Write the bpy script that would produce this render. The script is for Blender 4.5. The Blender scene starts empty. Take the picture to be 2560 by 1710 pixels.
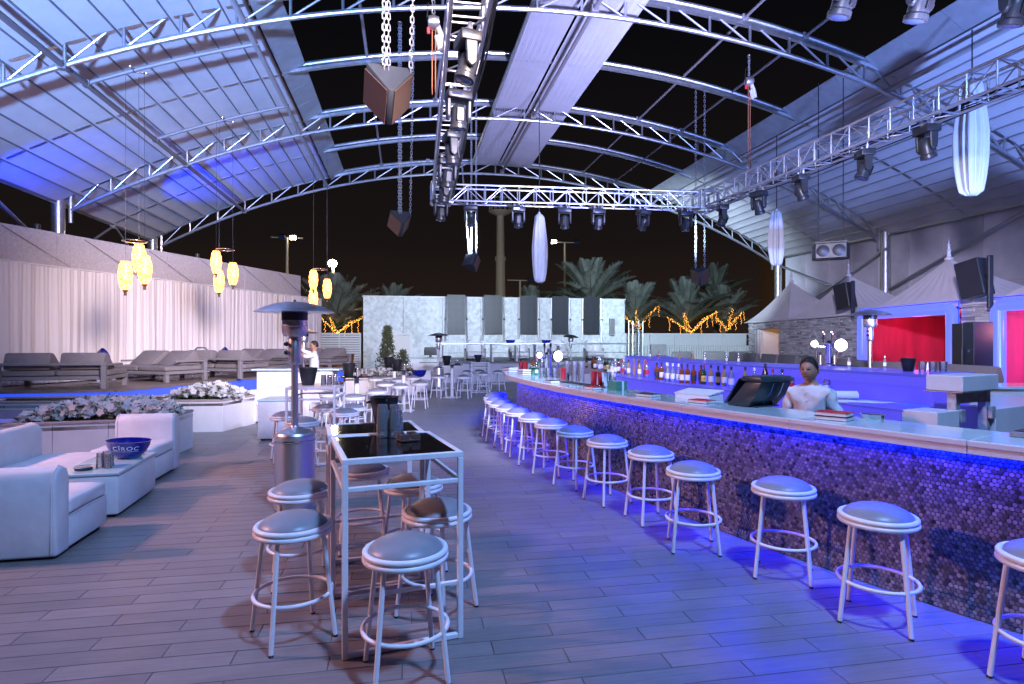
import bpy, bmesh, math, random
from mathutils import Vector, Matrix
PI = math.pi
rnd = random.Random(11)
sc = bpy.context.scene
C = sc.collection
sin, cos, rad = math.sin, math.cos, math.radians

# ------------------------------------------------------------------ camera, sky, exposure
YAW = math.atan(266 / 1460)
cd = bpy.data.cameras.new('camera'); cam = bpy.data.objects.new('camera', cd); C.objects.link(cam)
cam.location = (0, 0, 1.75); cam.rotation_euler = (PI / 2, 0, -YAW)
cd.lens = 36 * 1460 / 2560; cd.sensor_width = 36; cd.shift_y = -0.0008
cd.clip_start = 0.05; cd.clip_end = 2000
sc.camera = cam

w = bpy.data.worlds.new('World'); sc.world = w; w.use_nodes = True
nt = w.node_tree; nt.nodes.clear()
out = nt.nodes.new('ShaderNodeOutputWorld'); bg = nt.nodes.new('ShaderNodeBackground')
tc = nt.nodes.new('ShaderNodeTexCoord'); sx = nt.nodes.new('ShaderNodeSeparateXYZ'); rp = nt.nodes.new('ShaderNodeValToRGB')
rp.color_ramp.elements[0].position = 0.0; rp.color_ramp.elements[0].color = (0.021, 0.0125, 0.0095, 1)
rp.color_ramp.elements[1].position = 0.45; rp.color_ramp.elements[1].color = (0.0030, 0.0030, 0.0042, 1)
e = rp.color_ramp.elements.new(0.16); e.color = (0.0095, 0.0068, 0.0066, 1)
nt.links.new(tc.outputs['Generated'], sx.inputs[0]); nt.links.new(sx.outputs['Z'], rp.inputs[0])
nt.links.new(rp.outputs[0], bg.inputs[0]); bg.inputs[1].default_value = 1.0
nt.links.new(bg.outputs[0], out.inputs[0])

sc.view_settings.view_transform = 'Standard'; sc.view_settings.look = 'None'
sc.view_settings.exposure = 0.0; sc.view_settings.gamma = 1.0
sc.render.engine = 'CYCLES'
cy = sc.cycles
cy.use_denoising = True
try: cy.denoiser = 'OPENIMAGEDENOISE'; cy.denoising_input_passes = 'RGB_ALBEDO_NORMAL'
except Exception: pass
cy.max_bounces = 7; cy.diffuse_bounces = 3; cy.glossy_bounces = 3; cy.transmission_bounces = 6; cy.transparent_max_bounces = 6
cy.sample_clamp_indirect = 4.0; cy.caustics_reflective = False; cy.caustics_refractive = False
try: cy.use_light_tree = True
except Exception: pass

# added wash lights and far spots: strengths in one place
WASH = 1.0

# ------------------------------------------------------------------ materials
MATS = {}
def mat(name, col, rough=.5, metal=0., var=0., vscale=6., bump=0., bscale=40., emit=None, es=0., trans=0., alpha=None, coat=0., ior=1.45, sub=0., stretch=None, spec=.5):
    if name in MATS: return MATS[name]
    m = bpy.data.materials.new(name); m.use_nodes = True; N = m.node_tree.nodes; L = m.node_tree.links
    b = N['Principled BSDF']
    b.inputs['Base Color'].default_value = (*col, 1); b.inputs['Roughness'].default_value = rough; b.inputs['Metallic'].default_value = metal
    b.inputs['IOR'].default_value = ior; b.inputs['Specular IOR Level'].default_value = spec
    if trans: b.inputs['Transmission Weight'].default_value = trans
    if coat: b.inputs['Coat Weight'].default_value = coat; b.inputs['Coat Roughness'].default_value = .08
    if alpha is not None: b.inputs['Alpha'].default_value = alpha
    if emit: b.inputs['Emission Color'].default_value = (*emit, 1); b.inputs['Emission Strength'].default_value = es
    if var or bump:
        tcn = N.new('ShaderNodeTexCoord'); mp = N.new('ShaderNodeMapping'); L.new(tcn.outputs['Object'], mp.inputs[0])
        if stretch: mp.inputs['Scale'].default_value = stretch
    if var:
        n = N.new('ShaderNodeTexNoise'); n.inputs['Scale'].default_value = vscale; n.inputs['Detail'].default_value = 6; n.inputs['Roughness'].default_value = .62
        L.new(mp.outputs[0], n.inputs['Vector'])
        r = N.new('ShaderNodeValToRGB'); r.color_ramp.elements[0].position = .32; r.color_ramp.elements[1].position = .68
        r.color_ramp.elements[0].color = (*[max(0, c * (1 - var)) for c in col], 1); r.color_ramp.elements[1].color = (*[min(1, c * (1 + var)) for c in col], 1)
        L.new(n.outputs['Fac'], r.inputs[0]); L.new(r.outputs[0], b.inputs['Base Color'])
        mr = N.new('ShaderNodeMapRange'); mr.inputs['To Min'].default_value = max(.02, rough * .8); mr.inputs['To Max'].default_value = min(1, rough * 1.25)
        L.new(n.outputs['Fac'], mr.inputs['Value']); L.new(mr.outputs[0], b.inputs['Roughness'])
    if bump:
        n2 = N.new('ShaderNodeTexNoise'); n2.inputs['Scale'].default_value = bscale; n2.inputs['Detail'].default_value = 4
        L.new(mp.outputs[0], n2.inputs['Vector'])
        bp = N.new('ShaderNodeBump'); bp.inputs['Strength'].default_value = bump; bp.inputs['Distance'].default_value = .02
        L.new(n2.outputs['Fac'], bp.inputs['Height']); L.new(bp.outputs[0], b.inputs['Normal'])
    MATS[name] = m; return m

def tile_mat(name, cols, rough, grain=True, bump=.12, spec=.5):
    """per-piece colour from the mesh attribute 'tint' plus the object's random value; grain along X"""
    m = bpy.data.materials.new(name); m.use_nodes = True; N = m.node_tree.nodes; L = m.node_tree.links; b = N['Principled BSDF']
    at = N.new('ShaderNodeAttribute'); at.attribute_name = 'tint'
    oi = N.new('ShaderNodeObjectInfo'); ad = N.new('ShaderNodeMath'); ad.operation = 'ADD'
    L.new(at.outputs['Fac'], ad.inputs[0]); L.new(oi.outputs['Random'], ad.inputs[1])
    fr = N.new('ShaderNodeMath'); fr.operation = 'FRACT'; L.new(ad.outputs[0], fr.inputs[0])
    r = N.new('ShaderNodeValToRGB'); els = r.color_ramp.elements
    els[0].position = 0; els[0].color = (*cols[0], 1); els[1].position = 1; els[1].color = (*cols[-1], 1)
    for i, c in enumerate(cols[1:-1]): els.new((i + 1) / (len(cols) - 1)).color = (*c, 1)
    L.new(fr.outputs[0], r.inputs[0])
    col = r.outputs[0]
    if grain:
        g = N.new('ShaderNodeNewGeometry'); mp = N.new('ShaderNodeMapping'); mp.inputs['Scale'].default_value = (1.6, 34, 1)
        va = N.new('ShaderNodeVectorMath'); va.operation = 'ADD'; L.new(g.outputs['Position'], mp.inputs[0])
        sc3 = N.new('ShaderNodeVectorMath'); sc3.operation = 'SCALE'; sc3.inputs[0].default_value = (13, 7, 5); L.new(fr.outputs[0], sc3.inputs['Scale'])
        L.new(mp.outputs[0], va.inputs[0]); L.new(sc3.outputs[0], va.inputs[1])
        n = N.new('ShaderNodeTexNoise'); n.inputs['Scale'].default_value = 1.7; n.inputs['Detail'].default_value = 7; n.inputs['Roughness'].default_value = .65
        L.new(va.outputs[0], n.inputs['Vector'])
        mr = N.new('ShaderNodeMapRange'); mr.inputs['From Min'].default_value = .3; mr.inputs['From Max'].default_value = .7; mr.inputs['To Min'].default_value = .8; mr.inputs['To Max'].default_value = 1.16
        L.new(n.outputs['Fac'], mr.inputs['Value'])
        n3 = N.new('ShaderNodeTexNoise'); n3.inputs['Scale'].default_value = 1.3; n3.inputs['Detail'].default_value = 9; n3.inputs['Roughness'].default_value = .68; L.new(g.outputs['Position'], n3.inputs['Vector'])
        mr3 = N.new('ShaderNodeMapRange'); mr3.inputs['From Min'].default_value = .3; mr3.inputs['From Max'].default_value = .7; mr3.inputs['To Min'].default_value = .80; mr3.inputs['To Max'].default_value = 1.13
        L.new(n3.outputs['Fac'], mr3.inputs['Value'])
        mm = N.new('ShaderNodeMath'); mm.operation = 'MULTIPLY'; L.new(mr.outputs[0], mm.inputs[0]); L.new(mr3.outputs[0], mm.inputs[1])
        mx = N.new('ShaderNodeVectorMath'); mx.operation = 'SCALE'; L.new(col, mx.inputs[0]); L.new(mm.outputs[0], mx.inputs['Scale']); col = mx.outputs[0]
        bp = N.new('ShaderNodeBump'); bp.inputs['Strength'].default_value = bump; bp.inputs['Distance'].default_value = .004
        L.new(n.outputs['Fac'], bp.inputs['Height']); L.new(bp.outputs[0], b.inputs['Normal'])
        mr2 = N.new('ShaderNodeMapRange'); mr2.inputs['To Min'].default_value = rough * .75; mr2.inputs['To Max'].default_value = rough * 1.3
        L.new(n3.outputs['Fac'], mr2.inputs['Value']); L.new(mr2.outputs[0], b.inputs['Roughness'])
    else:
        b.inputs['Roughness'].default_value = rough
    b.inputs['Specular IOR Level'].default_value = spec
    L.new(col, b.inputs['Base Color'])
    return m

def glow_mat(name, col, strength, vscale=0, dark=.25, col2=None):
    m = bpy.data.materials.new(name); m.use_nodes = True; N = m.node_tree.nodes; L = m.node_tree.links; b = N['Principled BSDF']
    b.inputs['Base Color'].default_value = (*[c * .3 + .05 for c in col], 1); b.inputs['Roughness'].default_value = .3
    b.inputs['Emission Color'].default_value = (*col, 1); b.inputs['Emission Strength'].default_value = strength
    if vscale:
        tcn = N.new('ShaderNodeTexCoord'); v = N.new('ShaderNodeTexNoise'); v.inputs['Scale'].default_value = vscale; v.inputs['Detail'].default_value = 3
        L.new(tcn.outputs['Object'], v.inputs['Vector'])
        mr = N.new('ShaderNodeMapRange'); mr.inputs['From Min'].default_value = .4; mr.inputs['From Max'].default_value = .6; mr.inputs['To Min'].default_value = strength * dark; mr.inputs['To Max'].default_value = strength
        L.new(v.outputs['Fac'], mr.inputs['Value']); L.new(mr.outputs[0], b.inputs['Emission Strength'])
    MATS[name] = m; return m

white_metal = mat('white_powder_coat', (.74, .74, .75), .38, var=.05, vscale=14)
white_leather = mat('white_leatherette', (.64, .64, .65), .45, var=.13, vscale=2.2, bump=.12, bscale=9)
grey_leather = mat('grey_vinyl', (.215, .225, .245), .36, var=.08, vscale=5, bump=.04, bscale=90)
steel = mat('galvanised_steel', (.55, .57, .6), .34, .9, var=.12, vscale=9)
steel_pale = mat('aluminium_truss', (.52, .53, .56), .36, .8, var=.08, vscale=12)
brushed = mat('brushed_steel', (.70, .70, .72), .36, 1., var=.06, vscale=30, stretch=(1, 1, .03))
hood_steel = mat('hood_aluminium', (.58, .58, .62), .38, 1., var=.08)
dark_steel = mat('dark_steel', (.06, .06, .065), .45, .6, var=.1)
black_plastic = mat('black_plastic', (.014, .014, .016), .38, var=.1, bump=.03, bscale=140)
head_plastic = mat('fixture_plastic', (.02, .022, .026), .36, var=.15, vscale=20)
lens_glass = mat('lens_glass', (.03, .04, .10), .08, 0, coat=1)
black_glass = mat('black_table_glass', (.006, .006, .007), .06, var=.1, coat=.6)
chrome = mat('chrome', (.8, .8, .82), .1, 1.)
def thin_glass(name, tint, body=.15):
    """thin clear ware: mostly see-through, mirror-like at grazing angles, faint pale diffuse share to suggest glints"""
    m = bpy.data.materials.new(name); m.use_nodes = True; N = m.node_tree.nodes; L = m.node_tree.links; N.clear()
    o = N.new('ShaderNodeOutputMaterial'); tr = N.new('ShaderNodeBsdfTransparent'); gl = N.new('ShaderNodeBsdfGlossy'); df = N.new('ShaderNodeBsdfDiffuse'); lw = N.new('ShaderNodeLayerWeight'); m1 = N.new('ShaderNodeMixShader'); m2 = N.new('ShaderNodeMixShader')
    tr.inputs[0].default_value = (*tint, 1); gl.inputs['Roughness'].default_value = .04; df.inputs[0].default_value = (*[min(1, c) for c in tint], 1); lw.inputs['Blend'].default_value = .5
    m1.inputs[0].default_value = body; L.new(tr.outputs[0], m1.inputs[1]); L.new(df.outputs[0], m1.inputs[2])
    L.new(lw.outputs['Fresnel'], m2.inputs[0]); L.new(m1.outputs[0], m2.inputs[1]); L.new(gl.outputs[0], m2.inputs[2]); L.new(m2.outputs[0], o.inputs[0]); MATS[name] = m; return m
clear_glass = thin_glass('clear_glass', (.93, .95, .97))
fabric_white = mat('roof_fabric', (.66, .66, .68), .8, var=.05, vscale=2.5, bump=.06, bscale=14)
silk = mat('silk', (.74, .74, .76), .55, var=.04)
flash = mat('flashing_metal', (.45, .46, .48), .5, .3, var=.12, vscale=3)
tarp = mat('grey_tarpaulin', (.66, .64, .72), .5, var=.12, vscale=1.2, bump=.35, bscale=3)
tent_cloth = mat('tent_cloth', (.62, .58, .59), .7, var=.06, vscale=2, bump=.08, bscale=8)
curtain_cloth = mat('curtain_cloth', (.72, .69, .70), .75, var=.05, vscale=2, bump=.05, bscale=50, stretch=(1, 1, .1))
plaster = mat('textured_plaster', (.50, .47, .50), .75, var=.14, vscale=16, bump=.5, bscale=26)
back_plaster = mat('mottled_wall_finish', (.66, .70, .71), .5, var=.26, vscale=5.5, bump=.5, bscale=9)
wood_deck = mat('deck_boards', (.17, .135, .115), .5, var=.2, vscale=5, stretch=(1, 6, 1))
lounge_cushion = mat('taupe_outdoor_cushion', (.20, .185, .19), .75, var=.08, vscale=9, bump=.1, bscale=160)
lounge_frame = mat('lounge_frame_grey', (.22, .215, .23), .42, var=.06)
planter_white = mat('white_planter_panel', (.68, .68, .68), .3, var=.06, vscale=3)
cap_wood = mat('planter_cap', (.36, .29, .27), .5, var=.12, vscale=7, stretch=(1, 8, 1))
counter_white = mat('white_counter_tile', (.46, .65, .67), .12, var=.05, vscale=5, coat=.4)
fascia_white = mat('counter_fascia', (.62, .59, .6), .35, var=.05)
grout = mat('mosaic_grout', (.10, .10, .12), .8)
joint = mat('floor_joint', (.11, .10, .10), .9)
dirt = mat('ground_sand', (.11, .09, .075), .95, var=.25, vscale=.6, bump=.4)
amber = mat('amber_spirit', (.35, .09, .015), .06, trans=.55, ior=1.4)
green_glass = mat('green_glass', (.02, .10, .03), .06, trans=.4)
dark_glass = mat('dark_bottle_glass', (.012, .012, .012), .08)
gold_glass = mat('golden_spirit', (.55, .35, .12), .07, trans=.5)
label_paper = mat('bottle_label', (.68, .66, .6), .6)
red_label = mat('red_label', (.45, .02, .03), .5)
yellow_label = mat('yellow_label', (.75, .55, .12), .5)
red_tin = mat('red_shaker', (.42, .012, .02), .22, .3, coat=.5)
blue_plastic = mat('blue_bowl_plastic', (.004, .008, .24), .18, coat=.6, var=.05)
skin_m = mat('skin', (.36, .19, .12), .55, var=.06)
hair_m = mat('black_hair', (.012, .01, .009), .6, bump=.5, bscale=120)
shirt_white = mat('white_shirt', (.66, .67, .70), .75, var=.05, vscale=9, bump=.15, bscale=12)
shirt_beige = mat('beige_grey_shirt', (.60, .61, .62), .85, var=.10, vscale=7, bump=.7, bscale=9, stretch=(1, 1, .35))
purlin_paint = mat('painted_purlin', (.20, .185, .19), .55, .2, var=.12)
trouser = mat('dark_trousers', (.02, .02, .024), .8)
paper = mat('white_paper', (.74, .74, .74), .6)
green_box = mat('green_box', (.05, .22, .14), .5, var=.3, vscale=20)
brown_wood = mat('brown_ashtray', (.10, .06, .05), .3, var=.2, coat=.3)
palm_green = mat('palm_frond', (.17, .19, .155), .6, var=.25, vscale=1.5)
palm_bark = mat('palm_bark', (.10, .07, .045), .9, var=.3, bump=.8, bscale=12)
leaf_green = mat('shrub_leaf', (.10, .115, .055), .6, var=.3)
petal = mat('white_petal', (.80, .80, .78), .6, var=.04)
_n = petal.node_tree.nodes; _t = _n.new('ShaderNodeBsdfTranslucent'); _t.inputs[0].default_value = (.8, .8, .78, 1); _m = _n.new('ShaderNodeMixShader'); _m.inputs[0].default_value = .45
petal.node_tree.links.new(_n['Principled BSDF'].outputs[0], _m.inputs[1]); petal.node_tree.links.new(_t.outputs[0], _m.inputs[2]); petal.node_tree.links.new(_m.outputs[0], _n['Material Output'].inputs[0])
stem_green = mat('flower_leaf', (.05, .09, .03), .6, var=.2)
fence_white = mat('white_fence_paint', (.60, .63, .64), .5, var=.05)
stone_a = tile_mat('ledge_stone', [(.18, .18, .19), (.50, .50, .51), (.36, .36, .37), (.58, .58, .58), (.27, .27, .28)], .75, grain=False)
penny = tile_mat('penny_tile', [(.055, .05, .05), (.27, .25, .24), (.12, .11, .11), (.36, .335, .32), (.19, .175, .175), (.028, .026, .028), (.25, .225, .215)], .25, grain=False)
plank = tile_mat('wood_look_tile', [(.168, .152, .148), (.205, .186, .18), (.182, .166, .161), (.218, .198, .19), (.174, .158, .153)], .36)
led_blue = glow_mat('blue_led', (.0, .004, 1.0), 32.0)
acrylic = glow_mat('lit_acrylic', (.10, .085, .92), .9)
acrylic_top = glow_mat('lit_acrylic_top', (.09, .09, .9), .6)
for _m in (acrylic, acrylic_top): _m.node_tree.nodes['Principled BSDF'].inputs['Base Color'].default_value = (.02, .02, .10, 1)
tube_blue = glow_mat('lit_blue_tube', (.11, .15, 1.0), 1.5)
tube_blue.node_tree.nodes['Principled BSDF'].inputs['Base Color'].default_value = (.02, .03, .15, 1)
pend_glow = glow_mat('pendant_glow', (1.0, .40, .075), 10.0, 26, .09)
pend_brown = mat('pendant_cap', (.10, .055, .03), .5)
bulb_warm = glow_mat('fairy_bulb', (1.0, .42, .06), 12.0)
flood_glow = glow_mat('flood_lens', (1.0, .88, .70), 60.0)
tap_glow = glow_mat('lit_medallion', (1.0, .93, .74), 3.2)
win_glow = glow_mat('tower_window', (.9, .75, .18), 1.0)
red_wall = mat('crimson_velvet', (.42, .008, .05), .7, var=.25, vscale=4, stretch=(1, 1, .15))
orange_wood = mat('orange_veneer', (.42, .16, .03), .4, var=.25, vscale=5, stretch=(6, 6, .6))
wood_door = mat('white_door', (.68, .66, .65), .4, var=.04)
navy = mat('blue_black_cabinet', (.01, .015, .03), .3)
cream = mat('cream_mast_paint', (.55, .45, .3), .5, emit=(.5, .34, .16), es=.0)
concrete = mat('tower_concrete', (.10, .085, .07), .8)
dark_panel = mat('dark_louvre_glass', (.016, .021, .03), .42, var=.2)
dark_bar = mat('louvre_bar', (.02, .022, .027), .4)
copper = mat('copper_shade', (.42, .18, .08), .35, .6)

# ------------------------------------------------------------------ mesh helpers
class MB:
    def __init__(s): s.v = []; s.f = []; s.m = []; s.t = []
    def add(s, vs, fs, mi=0, tint=None):
        o = len(s.v); s.v += [tuple(p) for p in vs]; s.f += [tuple(i + o for i in q) for q in fs]; s.m += [mi] * len(fs); s.t += [tint if tint is not None else .5] * len(fs); return s
    def box(s, c, d, rz=0, mi=0, rx=0, ry=0, tint=None):
        M = Matrix.Rotation(rz, 3, 'Z') @ Matrix.Rotation(ry, 3, 'Y') @ Matrix.Rotation(rx, 3, 'X'); c = Vector(c)
        vs = [c + M @ Vector((x * d[0] / 2, y * d[1] / 2, z * d[2] / 2)) for z in (-1, 1) for y in (-1, 1) for x in (-1, 1)]
        return s.add(vs, [(0, 2, 3, 1), (4, 5, 7, 6), (0, 1, 5, 4), (2, 6, 7, 3), (0, 4, 6, 2), (1, 3, 7, 5)], mi, tint)
    def b2(s, a, b, mi=0):
        return s.box([(a[i] + b[i]) / 2 for i in range(3)], [abs(b[i] - a[i]) for i in range(3)], 0, mi)
    def cyl(s, p0, p1, r0, r1=None, n=12, mi=0, caps=True):
        r1 = r0 if r1 is None else r1; p0 = Vector(p0); p1 = Vector(p1); ax = (p1 - p0).normalized()
        u = ax.orthogonal().normalized(); w_ = ax.cross(u)
        vs = [p0 + (u * cos(2 * PI * i / n) + w_ * sin(2 * PI * i / n)) * r0 for i in range(n)] + [p1 + (u * cos(2 * PI * i / n) + w_ * sin(2 * PI * i / n)) * r1 for i in range(n)]
        fs = [(i, (i + 1) % n, n + (i + 1) % n, n + i) for i in range(n)]
        if caps: fs += [tuple(range(n - 1, -1, -1)), tuple(range(n, 2 * n))]
        return s.add(vs, fs, mi)
    def path(s, pts, r, n=8, closed=False, mi=0):
        pts = [Vector(p) for p in pts]; k = len(pts); vs = []; up = None
        rr = r if isinstance(r, (list, tuple)) else [r] * k
        for i, p in enumerate(pts):
            a = pts[i - 1] if (i > 0 or closed) else p; b = pts[(i + 1) % k] if (i < k - 1 or closed) else p
            t = (b - a).normalized()
            if up is None: up = t.orthogonal().normalized()
            up = (up - t * up.dot(t)); up = up.normalized() if up.length > 1e-6 else t.orthogonal().normalized()
            wv = t.cross(up)
            vs += [p + (up * cos(2 * PI * j / n) + wv * sin(2 * PI * j / n)) * rr[i] for j in range(n)]
        fs = []
        for i in range(k if closed else k - 1):
            q = (i + 1) % k
            fs += [(i * n + j, i * n + (j + 1) % n, q * n + (j + 1) % n, q * n + j) for j in range(n)]
        if not closed: fs += [tuple(range(n - 1, -1, -1)), tuple(range((k - 1) * n, k * n))]
        return s.add(vs, fs, mi)
    def torus(s, c, R, r, n=32, k=8, mi=0, tilt=None):
        pts = [Vector((R * cos(2 * PI * i / n), R * sin(2 * PI * i / n), 0)) for i in range(n)]
        if tilt: pts = [tilt @ p for p in pts]
        return s.path([Vector(c) + p for p in pts], r, k, True, mi)
    def lathe(s, prof, n=24, c=(0, 0, 0), mi=0, M=None):
        c = Vector(c); vs = []
        for (r, z) in prof:
            for i in range(n):
                p = Vector((r * cos(2 * PI * i / n), r * sin(2 * PI * i / n), z)); vs.append(c + (M @ p if M else p))
        fs = []; k = len(prof)
        for a in range(k - 1):
            fs += [(a * n + i, a * n + (i + 1) % n, (a + 1) * n + (i + 1) % n, (a + 1) * n + i) for i in range(n)]
        if prof[0][0] > 1e-4: fs.append(tuple(range(n - 1, -1, -1)))
        if prof[-1][0] > 1e-4: fs.append(tuple(range((k - 1) * n, k * n)))
        return s.add(vs, fs, mi)
    def prism(s, poly, z0, z1, mi=0, M=None):
        n = len(poly); vs = [Vector((x, y, z0)) for x, y in poly] + [Vector((x, y, z1)) for x, y in poly]
        if M: vs = [M @ p for p in vs]
        fs = [(i, (i + 1) % n, n + (i + 1) % n, n + i) for i in range(n)] + [tuple(range(n - 1, -1, -1)), tuple(range(n, 2 * n))]
        return s.add(vs, fs, mi)
    def grid(s, rows, mi=0):
        h = len(rows); wd = len(rows[0]); vs = [p for r in rows for p in r]
        return s.add(vs, [(a * wd + b, a * wd + b + 1, (a + 1) * wd + b + 1, (a + 1) * wd + b) for a in range(h - 1) for b in range(wd - 1)], mi)
    def mesh(s, name, mats, bevel=0, seg=1, smooth=35):
        me = bpy.data.meshes.new(name); me.from_pydata(s.v, [], s.f)
        if not isinstance(mats, (list, tuple)): mats = [mats]
        for m_ in mats: me.materials.append(m_)
        if len(mats) > 1: me.polygons.foreach_set('material_index', s.m)
        bm = bmesh.new(); bm.from_mesh(me)
        bmesh.ops.remove_doubles(bm, verts=bm.verts, dist=1e-5)
        bmesh.ops.recalc_face_normals(bm, faces=bm.faces)
        if bevel:
            es = [e_ for e_ in bm.edges if len(e_.link_faces) == 2 and e_.calc_face_angle(0) > .5]
            bmesh.ops.bevel(bm, geom=es, offset=bevel, segments=seg, affect='EDGES', profile=.5, clamp_overlap=True)
        bm.to_mesh(me); bm.free()
        if smooth:
            me.shade_smooth(); me.set_sharp_from_angle(angle=rad(smooth))
        return me
    def tinted(s, name, m):
        """keeps the per-face tint; no merging"""
        me = bpy.data.meshes.new(name); me.from_pydata(s.v, [], s.f); me.materials.append(m)
        a = me.attributes.new('tint', 'FLOAT', 'FACE'); a.data.foreach_set('value', s.t); me.update(); return me
    def build(s, name, mats, parent=None, bevel=0, seg=1, smooth=35):
        return obj(name, s.mesh(name, mats, bevel, seg, smooth), parent)

def obj(name, me, parent=None, M=None):
    o = bpy.data.objects.new(name, me); C.objects.link(o)
    if parent is not None: o.parent = parent
    if M is not None: o.matrix_local = M
    return o
def tag(o, label, cat, group=None, kind=None):
    if label: o['label'] = label
    if cat: o['category'] = cat
    if group: o['group'] = group
    if kind: o['kind'] = kind
    return o
def thing(name, label, cat, loc=(0, 0, 0), rz=0, group=None):
    o = bpy.data.objects.new(name, None); C.objects.link(o); o.location = loc; o.rotation_euler = (0, 0, rz)
    return tag(o, label, cat, group)
def struct(o): o['kind'] = 'structure'; return o
def stuff(o): o['kind'] = 'stuff'; return o
def copy_tree(o, parent=None):
    c = o.copy(); C.objects.link(c); c.parent = parent
    for ch in list(o.children): copy_tree(ch, c)
    return c
_unit = {}
def rod(name, p0, p1, r, m, parent=None, n=10):
    """round bar between two points; all bars of a material share one mesh"""
    key = (m.name, n)
    if key not in _unit: _unit[key] = MB().cyl((0, 0, 0), (0, 0, 1), 1, n=n).mesh('bar', m)
    p0 = Vector(p0); d = Vector(p1) - p0
    Mx = Matrix.Translation(p0) @ d.to_track_quat('Z', 'Y').to_matrix().to_4x4() @ Matrix.Diagonal((r, r, d.length, 1))
    return obj(name, _unit[key], parent, Mx)
_ubox = {}
def block(name, c, d, m, parent=None, rz=0):
    """plain block, alike blocks share mesh data"""
    key = (m.name, tuple(round(x, 4) for x in d))
    if key not in _ubox: _ubox[key] = MB().box((0, 0, 0), d).mesh(name, m, bevel=min(.006, min(d) * .15))
    return obj(name, _ubox[key], parent, Matrix.Translation(Vector(c)) @ Matrix.Rotation(rz, 4, 'Z'))
ORD = 'first second third fourth fifth sixth seventh eighth ninth tenth eleventh twelfth thirteenth fourteenth fifteenth sixteenth seventeenth eighteenth nineteenth twentieth'.split()
def lamp(name, kind, loc, energy, col, size=.2, target=None, spot=None, blend=.6, parent=None):
    l = bpy.data.lights.new(name, kind); l.energy = energy; l.color = col
    if kind in ('POINT', 'SPOT'): l.shadow_soft_size = size
    if kind == 'SPOT': l.spot_size = rad(spot or 60); l.spot_blend = blend
    o = bpy.data.objects.new(name, l); C.objects.link(o); o.location = loc
    if target is not None: o.rotation_euler = (Vector(target) - Vector(loc)).to_track_quat('-Z', 'Y').to_euler()
    if parent is not None: o.parent = parent
    return o
# ------------------------------------------------------------------ ground and tiled floor
g = MB(); g.add([(-400, -60, -.06), (400, -60, -.06), (400, 600, -.06), (-400, 600, -.06)], [(0, 1, 2, 3)]); struct(g.build('ground', dirt, smooth=0))
fl = MB().b2((-9, -3, -.05), (17.5, 33.5, -.006)).build('floor', joint, smooth=0); struct(fl)
TW, TL, GAP = .15, .9, .0028
def tile_geo(mb, cx, cy_, x0, x1, tint, dz):
    hy = TW / 2 - GAP / 2; a, b = x0 + GAP / 2, x1 - GAP / 2; e_ = .0025; z = dz
    vs = [(a, cy_ - hy, -.006), (b, cy_ - hy, -.006), (b, cy_ + hy, -.006), (a, cy_ + hy, -.006),
          (a + e_, cy_ - hy + e_, z), (b - e_, cy_ - hy + e_, z), (b - e_, cy_ + hy - e_, z), (a + e_, cy_ + hy - e_, z)]
    mb.add(vs, [(4, 5, 6, 7), (0, 1, 5, 4), (1, 2, 6, 5), (2, 3, 7, 6), (3, 0, 4, 7)], 0, tint)
tiles = []
for r_ in range(-2, 200):
    y = 1.95 + r_ * TW
    if y > 31.5: break
    off = (.47 if r_ % 2 else 0.) + .03 * ((r_ * 7) % 5 - 2) * .6
    k0 = int((-8.5 - off) / TL)
    for k in range(k0, 26):
        x0 = off + k * TL
        if x0 > 16: break
        tiles.append((x0, y))
def nearkey(t):
    x, y = t[0] + .45, t[1]; d = x * sin(YAW) + y * cos(YAW); l = x * cos(YAW) - y * sin(YAW)
    vis = d > 1.9 and abs(l / d) < .95 and x < 3.75 - .42 * (y - 2.2)
    return (0 if vis else 1, d)
tiles.sort(key=nearkey)
tm = MB(); tile_geo(tm, 0, 0, -TL / 2, TL / 2, .5, 0); tile_me = tm.tinted('floor_tile', plank)
rest = MB()
for i, (x0, y) in enumerate(tiles):
    dz = rnd.uniform(-.0006, .0008) if i < 300 else rnd.uniform(-.0002, .0002)
    if i < 300: obj('floor_tile', tile_me, fl, Matrix.Translation((x0 + TL / 2, y, dz)))
    else: tile_geo(rest, 0, y, x0, x0 + TL, rnd.random(), dz)
stuff(obj('floor_tile_field', rest.tinted('floor_tile_field', plank), fl))

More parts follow.
